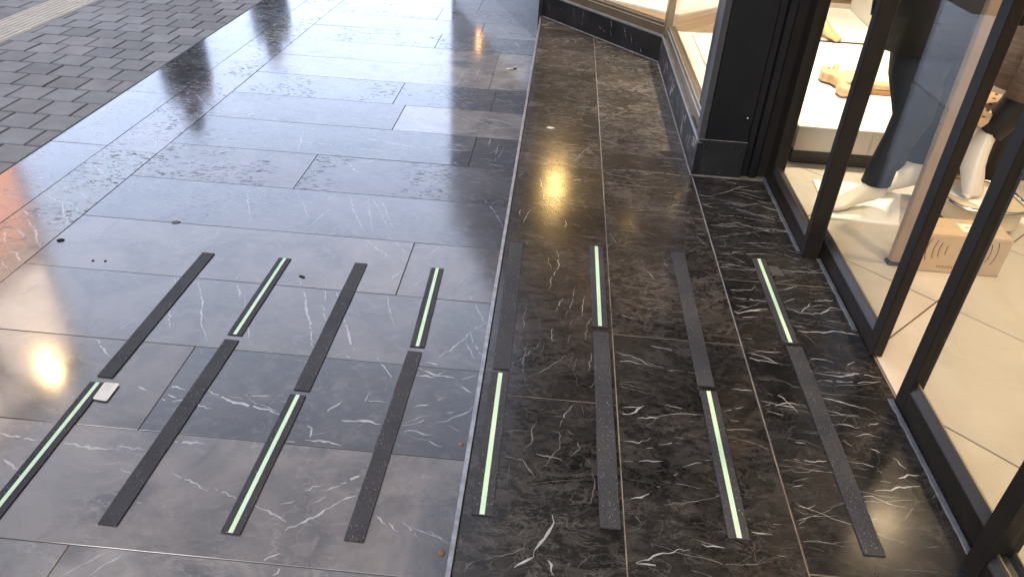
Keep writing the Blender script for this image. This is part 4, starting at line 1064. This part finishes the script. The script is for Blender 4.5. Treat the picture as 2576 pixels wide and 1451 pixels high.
# cardboard box with printed arcs, pushed against the platform
cb = thing('cardboard_box', (1.57, 2.605, 0), 'brown cardboard carton with printed arcs and paper label on the tiles', 'cardboard box')
X0, X1, Y0, Y1, ZB = 1.405, 1.729, 2.535, 2.678, .160
MB().box(X0, X1, Y0, Y1, .001, ZB-.003, .003).build('carton', M_CARD, cb)
MB().box(X0+.001, X1-.001, Y0+.001, Y0+.0705, ZB-.0028, ZB-.0005, .0008).build('top_flap', M_CARD, cb); MB().box(X0+.001, X1-.001, Y0+.0718, Y1-.001, ZB-.0028, ZB, .0008).build('top_flap', M_CARD, cb)
def arc(cx_, cz_, r, a0, a1, wd, side=1):
    n = 9; ar = MB(); ar.fixn = False
    for i in range(n):
        t0 = math.radians(a0+(a1-a0)*i/n); t1 = math.radians(a0+(a1-a0)*(i+1)/n); q = []
        for t, rr in ((t0, r-wd), (t1, r-wd), (t1, r+wd), (t0, r+wd)): q.append((cx_+rr*math.cos(t)*side, Y0-.0004, cz_+rr*math.sin(t)))
        ar.face(q)
    ar.build('printed_arc', M_INK, cb)
for xx, hh in ((.026, .047), (.052, .039), (.073, .030), (.098, .020)):
    r = .12; a = math.degrees(math.asin(hh/r)); arc(X0+xx+r, .097, r, 180-a, 180+a, .0015)
for xx, hh in ((.041, .047), (.065, .038), (.087, .030), (.110, .020)):
    r = .12; a = math.degrees(math.asin(hh/r)); arc(X1-xx-r, .097, r, -a, a, .0015)
fp = MB()
for i in range(9): fp.box(X0+.085+i*.0105, X0+.0925+i*.0105, Y0-.0008, Y0-.0003, .022, .0315)
fp.build('faded_print', plain('faded_print_ink', (.30, .19, .105), .85, var=.25, scale=90), cb)
lbp = MB(); lbp.box(1.558, 1.640, 2.570, 2.638, ZB+.0002, ZB+.0008); lb = lbp.build('paper_label', M_PAPER, cb)
ll = MB()
for yy, segs in ((2.606, ((1.592, .012), (1.608, .006), (1.617, .008), (1.628, .005))), (2.592, ((1.592, .055),)), (2.577, ((1.592, .010), (1.606, .005), (1.614, .007), (1.625, .012)))):
    for xx, ln in segs: xx -= .012; ll.box(xx, xx+ln, yy, yy+(.0012 if ln > .03 else .0055), ZB+.0009, ZB+.0012)
ll.loft([[(1.627+r*math.cos(t*PI/8)*1.2, 2.609+r*math.sin(t*PI/8), ZB+.0011) for t in range(16)] for r in (.0062, .0075)], 0, False)
ll.build('label_print', M_INK, lb)

# slotted tan display panel, drum table, upright post, white tube
sp = thing('slotted_panel', (1.75, 3.12, .45), 'tan metal panel with a row of dark slots beside the leaning mannequin', 'display panel')
A, B_, C_, D_ = Vector((1.605, 3.215)), Vector((1.637, 2.865)), Vector((1.715, 2.955)), Vector((1.93, 3.33))
mb = MB(); mb.prism([(1.60, 3.20), (1.636, 2.872), (1.70, 2.945), (1.93, 3.32), (1.76, 3.42), (1.675, 3.365)], .45, .455, .001, bottom=True); mb.build('panel_sheet', M_TAN, sp)
for t in (.12, .34, .56, .78, .95):
    p = Vector((1.70, 2.945)).lerp(Vector((1.93, 3.32)), t)+Vector((-.022, .012)); d = Vector((.23, .375)).normalized(); n_ = Vector((-d.y, d.x)); q = [p-d*.012-n_*.006, p+d*.012-n_*.006, p+d*.012+n_*.006, p-d*.012+n_*.006]
    mb = MB(); mb.prism([tuple(x) for x in q], .4552, .4556, 0); mb.build('slot', M_KICK, sp)
mb = MB(); mb.tube([(1.72, 3.34, .0), (1.72, 3.34, .449)], .010, 8); mb.tube([(1.89, 3.31, 0), (1.89, 3.31, .449)], .010, 8); mb.build('leg', M_CHROME, sp)
dt = thing('drum_table', (2.20, 3.75, 0), 'round orange-brown drum table with pale rim, upper right behind the doors', 'drum table')
mb = MB(); mb.loft([ringz((2.30, 3.85, z), r, r, 36) for z, r in ((.70, .52), (.71, .525), (.73, .525), (.735, .52))]); mb.build('lower_rim', plain('tan_rim', (.55, .36, .17), .5), dt)
mb = MB(); mb.loft([ringz((2.30, 3.85, z), r, r, 36) for z, r in ((.736, .50), (.90, .50))]); mb.build('drum_body', M_ORANGE, dt)
mb = MB(); mb.loft([ringz((2.30, 3.85, z), r, r, 36) for z, r in ((.901, .525), (.905, .53), (.93, .53), (.935, .52))]); mb.build('top_rim', M_WHITE, dt)
mb = MB(); mb.loft([ringz((2.30, 3.85, z), r, r, 20) for z, r in ((0, .16), (.02, .16), (.05, .05), (.699, .05))]); mb.build('pedestal', M_TAN, dt)
up_ = thing('upright_post', (1.355, 2.585, 0), 'slim tan metal upright standing just inside the far sliding door', 'post')
MB().box(1.332, 1.376, 2.562, 2.592, .012, 1.9, .004).build('shaft', M_TAN, up_); MB().box(1.326, 1.382, 2.556, 2.598, .0005, .0115, .002).build('foot_plate', M_KICK, up_)
for zz in (.52, .56, .60):
    mb = MB(); mb.loft([[(1.3318-d, 2.577+r*math.cos(t*.785), zz+r*math.sin(t*.785)) for t in range(8)] for r, d in ((.005, 0), (.004, .0015), (.002, .002))]); mb.build('rivet', M_CHROME, up_)
gb = thing('garment_rail', (2.12, 3.0, 0), 'cream curved tube of a garment stand at the right edge', 'garment stand')
mb = MB(); mb.tube([(2.02, 2.80, .02), (2.10, 2.86, .02), (2.16, 2.95, .02), (2.18, 3.1, .03), (2.18, 3.2, .2), (2.18, 3.22, 1.3)], .014, 10); mb.build('tube', M_PAPER, gb)

# ------------------------------------------------------------------ shop lamps
def downlight(x, y, z, size, power, label, spot=False, aim=None, col=(1, .76, .48), blend=.6, ang=90):
    t = thing('ceiling_lamp', (x, y, z), label, 'ceiling lamp', 'warm lamps in the shop ceiling')
    mb = MB(); mb.loft([ringz((x, y, z-d), r, r, 18) for d, r in ((0, size*1.25), (.012, size*1.25), (.014, size*1.02), (.004, size))], 0, False); mb.build('lamp_ring', M_GREYAL, t)
    mb = MB(); mb.loft([ringz((x, y, z-.004), r, r, 18) for r in (size, size*.2)], 0, True); mb.build('lamp_lens', emit('lamp_glow', (1, .78, .5), 2.5), t)
    l = bpy.data.lights.new('lamp_light', 'SPOT' if spot else 'AREA'); lo = bpy.data.objects.new('lamp_light', l); COL.objects.link(lo); lo.location = (x, y, z-.02)
    l.energy = power; l.color = (1, .84, .62) if spot else col
    if spot: l.spot_size = math.radians(ang); l.spot_blend = blend; l.shadow_soft_size = size
    else: l.shape = 'DISK'; l.size = size*2; l.spread = math.radians(150)
    d = (Vector(aim) if aim else Vector((x, y, 0)))-Vector(lo.location); lo.rotation_euler = d.to_track_quat('-Z', 'Y').to_euler()
    return t
L_ = 'round warm lamp in the shop ceiling'
downlight(1.75, 1.5, 2.89, .09, 18.9, L_+' just inside the sliding doors')
downlight(2.6, 2.4, 2.89, .09, 18.9, L_+' above the drum table side')
downlight(2.42, 3.56, 2.60, .12, 3.0, L_+' over the tiptoe mannequin', aim=(1.45, 3.1, 0))
downlight(2.6, .3, 2.89, .09, 17.7, L_+' nearest the camera')
downlight(1.55, 4.2, 2.59, .07, 385.6, L_+' over the white plinth', True, (1.6, 4.2, .18), ang=70)
downlight(1.7, 5.6, 2.59, .06, 113.4, L_+' over the white display box', True, (1.75, 5.6, .18), ang=70)
downlight(.95, 4.6, 2.59, .06, 30.2, L_+' over the side of the angled window', True, (1.0, 4.7, .18), ang=80)
downlight(.5, 6.0, 2.59, .06, 132.3, L_+' over the floor of the angled window', True, (.6, 6.1, .18), ang=80)
downlight(1.55, 3.05, 2.59, .05, 25.2, L_+' aimed at the leaning mannequin', True, (1.85, 3.0, .15), ang=40)
def pendant(x, y, z, r, s, label):
    t = thing('pendant_lamp', (x, y, z), label, 'pendant lamp', 'small pendant lamps inside the angled window')
    mb = MB(); mb.loft([ringz((x, y, z+r*math.sin(a)), r*math.cos(a), r*math.cos(a), 14) for a in (-1.45, -1.1, -.7, -.3, .1, .5, .9, 1.3)]); mb.build('globe', emit('pendant_glow', (1, .62, .22), s), t)
    mb = MB(); mb.tube([(x, y, z+r), (x, y, 2.6)], .004, 6); mb.build('cord', M_BLACKMETAL, t)
    return t
pendant(.09, 6.45, 1.65, .07, 85, 'small amber pendant lamp in the angled window, mirrored as a glow in the dark tiles')
pendant(.74, 5.7, 1.57, .022, 30, 'tiny amber pendant lamp near the corner of the angled window')

# ================================================================== things lying on the floors
st = thing('paper_tag', (-1.29, 1.67, LOW), 'white printed paper tag stuck beside the leftmost green striped strip', 'paper tag')
TG = [Vector(q) for q in ((-1.3148, 1.7116), (-1.2659, 1.7126), (-1.2650, 1.6298), (-1.3117, 1.6343))]
rr_ = []
for i in range(4):
    p0, p1, p2 = TG[i-1], TG[i], TG[(i+1) % 4]; rr_ += [tuple(p1+(p0-p1).normalized()*.006), tuple(p1+((p0-p1).normalized()+(p2-p1).normalized())*.0022), tuple(p1+(p2-p1).normalized()*.006)]
if sum(rr_[i-1][0]*rr_[i][1]-rr_[i][0]*rr_[i-1][1] for i in range(len(rr_))) < 0: rr_ = rr_[::-1]
MB().prism(rr_, LOW+.0048, LOW+.0056, .0003).build('tag_card', M_PAPER, st)
d = (TG[0]-TG[3]).normalized(); nr = (TG[1]-TG[0]).normalized(); c = (TG[0]+TG[1]+TG[2]+TG[3])/4-nr*.004
mb = MB()
for i in range(4):
    for j in range(3):
        p = c+d*(.004+.010*i)+nr*(-.010+.009*j); mb.prism([tuple(p), tuple(p+d*.002), tuple(p+d*.002+nr*.004), tuple(p+nr*.004)][::-1] if (d.x*nr.y-d.y*nr.x) < 0 else [tuple(p), tuple(p+d*.002), tuple(p+d*.002+nr*.004), tuple(p+nr*.004)], LOW+.0057, LOW+.0059, 0)
mb.build('small_print', plain('grey_print', (.25, .25, .26), .7), st)
gt = thing('grey_tag', (.875, 2.45, 0), 'small grey rectangular sticker beside the rightmost green striped strip', 'sticker')
MB().prism([(.862, 2.415), (.905, 2.412), (.893, 2.478), (.852, 2.480)], .0004, .0014, .0004).build('sticker_sheet', plain('grey_sticker', (.075, .07, .066), .45), gt)
def blob(name, x, y, z, r, el_, mat, label, cat, h=.004, ang=0., group=None):
    mb = MB(); k = 11; base = []
    for hh, s in ((0.0004, 1.0), (h*.7, .85), (h, .4)):
        base.append([(r*s*random.uniform(.85, 1.1)*math.cos(2*PI*i/k), r*el_*s*random.uniform(.85, 1.1)*math.sin(2*PI*i/k), hh) for i in range(k)])
    mb.loft(base); o = mb.build(name, mat); o.location = (x, y, z); o.rotation_euler = (0, 0, ang); return tag(o, label, cat, group)
M_LEAF = plain('dry_leaf', (.022, .018, .015), .8, var=.3, scale=60); M_AMB = plain('painted_amber_glint', (.19, .095, .035), .4, var=.35, scale=90)  # amber: lamp reflections put in as coloured discs on the tiles
blob('dry_leaf', -1.923, 2.511, LOW, .016, .34, M_LEAF, 'dark curled dry leaf near the left pavement edge', 'leaf', .008, .5)
blob('dry_leaf', -.903, 2.396, LOW, .015, .32, M_LEAF, 'dark dry leaf between the second and third strips', 'leaf', .007, -.4)
blob('dirt_speck', -1.675, 2.39, LOW, .006, .7, M_LEAF, 'dark speck of dirt, right one of the pair left of the first strip', 'dirt')
blob('dirt_speck', -1.722, 2.386, LOW, .0055, .8, M_LEAF, 'dark speck of dirt, left one of the pair left of the first strip', 'dirt')
blob('gum_stain', -1.55, 2.73, LOW, .020, .8, plain('gum_stain', (.045, .04, .037), .6), 'dark flattened gum stain on the pale tile above the first strip', 'gum stain', .0012)
blob('paper_scrap', .003, 3.695, 0, .022, .55, M_PAPER, 'white scrap of paper on the dark tiles right of the step trim', 'paper scrap', .003, .1)
blob('amber_glint', -.181, 1.59, LOW, .009, 1, M_AMB, 'bright painted amber lamp glint with white lower edge beside the step trim', 'painted glint', .0015)
blob('amber_glint', -.182, 1.211, LOW, .011, 1, M_AMB, 'dull painted amber lamp glint near the bottom of the step trim', 'painted glint', .0012)
mb = MB(); mb.tube([(0, 0, .0045), (.05, .008, .0045)], .0042, 10); mb.tube([(.0505, .0081, .0045), (.075, .012, .0045)], .0043, 10, 1); cbt = mb.build('cigarette_butt', [M_PAPER, M_LEAF]); cbt.location = (-.33, 5.14, LOW); cbt.rotation_euler = (0, 0, .35)
tag(cbt, 'cigarette butt with dark end on the tiles near the far step trim', 'cigarette butt')

# ================================================================== street beyond the frame, seen mirrored in the floor
blk = thing('street_building', (-12, 6, LOW), 'grey shop building with orange lit windows across the street, mirrored in the floor', 'building')
MB().box(-16, -10.0, -12, 12.6, LOW-.12, 9.5, .02).build('wall', plain('grey_beige_facade', (.20, .18, .16), .8, var=.15, scale=1), blk)
M_LIT = emit('lit_orange_window', (1, .46, .28), 1.8); M_CRM = emit('lit_cream_window', (1, .78, .62), 2.6); M_DIM = plain('unlit_window', (.02, .022, .026), .1)
for yy in (-3, -.2, 2.6, 5.4, 8.05, 10.25):
    for z0, z1 in ((.4, 2.7), (3.0, 6.2), (6.5, 9.0)):
        f = MB().box(-10.0-.05, -9.97, yy, yy+2.18, z0, z1, .01).build('window', M_BRONZE, blk)
        MB().box(-9.975, -9.955, yy+.1, yy+2.1, z0+.1, z1-.1).build('pane', M_CRM if yy > 8 and z0 > 6 else M_LIT if yy > 8 and z0 > 2 else M_DIM, f)
lm = thing('street_lamp', (-5.6, 6.45, LOW), 'street lamp with bright warm lantern, seen only mirrored in the left floor', 'street lamp')
LP = Vector((-1.508, 1.751, LOW))+Vector((-.653, .758, .698))*6.0
mb = MB(); mb.tube([(LP.x-.9, LP.y+.3, LOW), (LP.x-.9, LP.y+.3, LP.z+.3), (LP.x-.7, LP.y+.25, LP.z+.5), (LP.x-.1, LP.y, LP.z+.35)], .05, 10); mb.build('pole', M_BLACKMETAL, lm)
mb = MB(); mb.loft([ringz((LP.x, LP.y, LP.z+z), r, r, 16) for z, r in ((-.20, .04), (-.13, .09), (0, .11), (.13, .085), (.18, .04))]); mb.build('lantern_globe', emit('lantern_glow', (1, .66, .30), 40), lm)
# upper storeys over the shop keep the sky off the entrance
ub = thing('shop_building', (3, 2, 3), 'dark upper storeys of the shop building above the entrance, outside the frame', 'building')
MB().box(-.14, 7, -12, 8.6, 3.001, 10, .02).build('wall', plain('dark_stone_facade', (.10, .095, .09), .7, var=.15, scale=2), ub)

# passers-by on the pavement, mirrored in the polished floor
def person(x, y, ang, hgt, label, tone, coat=True, phase=0.):
    t = thing('person', (x, y, LOW), label, 'person'); t.rotation_euler = (0, 0, ang); s = hgt/1.72
    me = bpy.data.meshes.new('body'); st_ = .16*math.sin(phase) if phase else .10
    V = [(0, 0, .93), (0, .01, 1.10), (0, .015, 1.28), (0, 0, 1.42), (0, -.005, 1.49), (0, -.03, 1.60), (0, -.02, 1.70),
         (.09, 0, .90), (.10, -st_*.6, .50), (.10, -st_-.02+.05, .09), (.10, -st_-.12, .03), (-.09, 0, .90), (-.10, st_*.4, .50), (-.10, st_+.08, .10), (-.10, st_-.03, .03),
         (.17, 0, 1.40), (.22, .05, 1.12), (.22, -.08, .90), (.22, -.11, .82), (-.17, 0, 1.40), (-.22, -.03, 1.12), (-.22, -.14, .90), (-.22, -.17, .82)]
    E = [(0,1),(1,2),(2,3),(3,4),(4,5),(5,6),(0,7),(7,8),(8,9),(9,10),(0,11),(11,12),(12,13),(13,14),(3,15),(15,16),(16,17),(17,18),(3,19),(19,20),(20,21),(21,22)]
    Rr = [.15, .135, .15, .12, .055, .085, .07, .10, .065, .045, .035, .10, .065, .045, .035, .06, .045, .035, .03, .06, .045, .035, .03]
    me.from_pydata([(a*s, b*s, c*s) for a, b, c in V], E, []); o = bpy.data.objects.new('body', me); COL.objects.link(o); o.parent = t
    md = o.modifiers.new('skin', 'SKIN'); md.use_smooth_shade = True
    for v, r in zip(me.skin_vertices[0].data, Rr): v.radius = (r*s, r*s)
    me.skin_vertices[0].data[0].use_root = True
    o.modifiers.new('sub', 'SUBSURF').levels = 1; me.materials.append(plain('street_clothes', tone, .85))
    if coat:
        mb = MB(); mb.loft([[(rx*s*math.cos(2*PI*i/16), ry*s*math.sin(2*PI*i/16), z*s) for i in range(16)] for z, rx, ry in ((.42, .27, .24), (.7, .25, .22), (1.0, .22, .18), (1.25, .22, .17), (1.42, .20, .13), (1.49, .08, .08))]); o2 = mb.build('coat', plain('dark_coat', tone, .9)); o2.parent = t
        mb = MB(); mb.loft([[(rx*s*math.cos(2*PI*i/14), (ry*math.sin(2*PI*i/14)-.01)*s, z*s) for i in range(14)] for z, rx, ry in ((1.45, .09, .09), (1.55, .10, .11), (1.66, .10, .115), (1.74, .06, .07), (1.755, .02, .02))]); o2 = mb.build('headscarf', plain('dark_scarf', tone, .9)); o2.parent = t
    return t
person(-3.92, 7.75, .4, 1.72, 'person in long dark coat walking on the pavement, mirrored in the floor', (.015, .015, .02), True, 1.2)
person(-3.85, 10.2, .2, 1.72, 'second person in dark clothes farther along the pavement, mirrored in the floor', (.02, .02, .028), True, .9)
person(-5.6, 12.2, .1, 1.65, 'person in grey clothes far along the pavement, mirrored faintly in the floor', (.10, .10, .12), False, 1.0)
for o in bpy.data.objects:
    if '_org' in o: del o['_org']
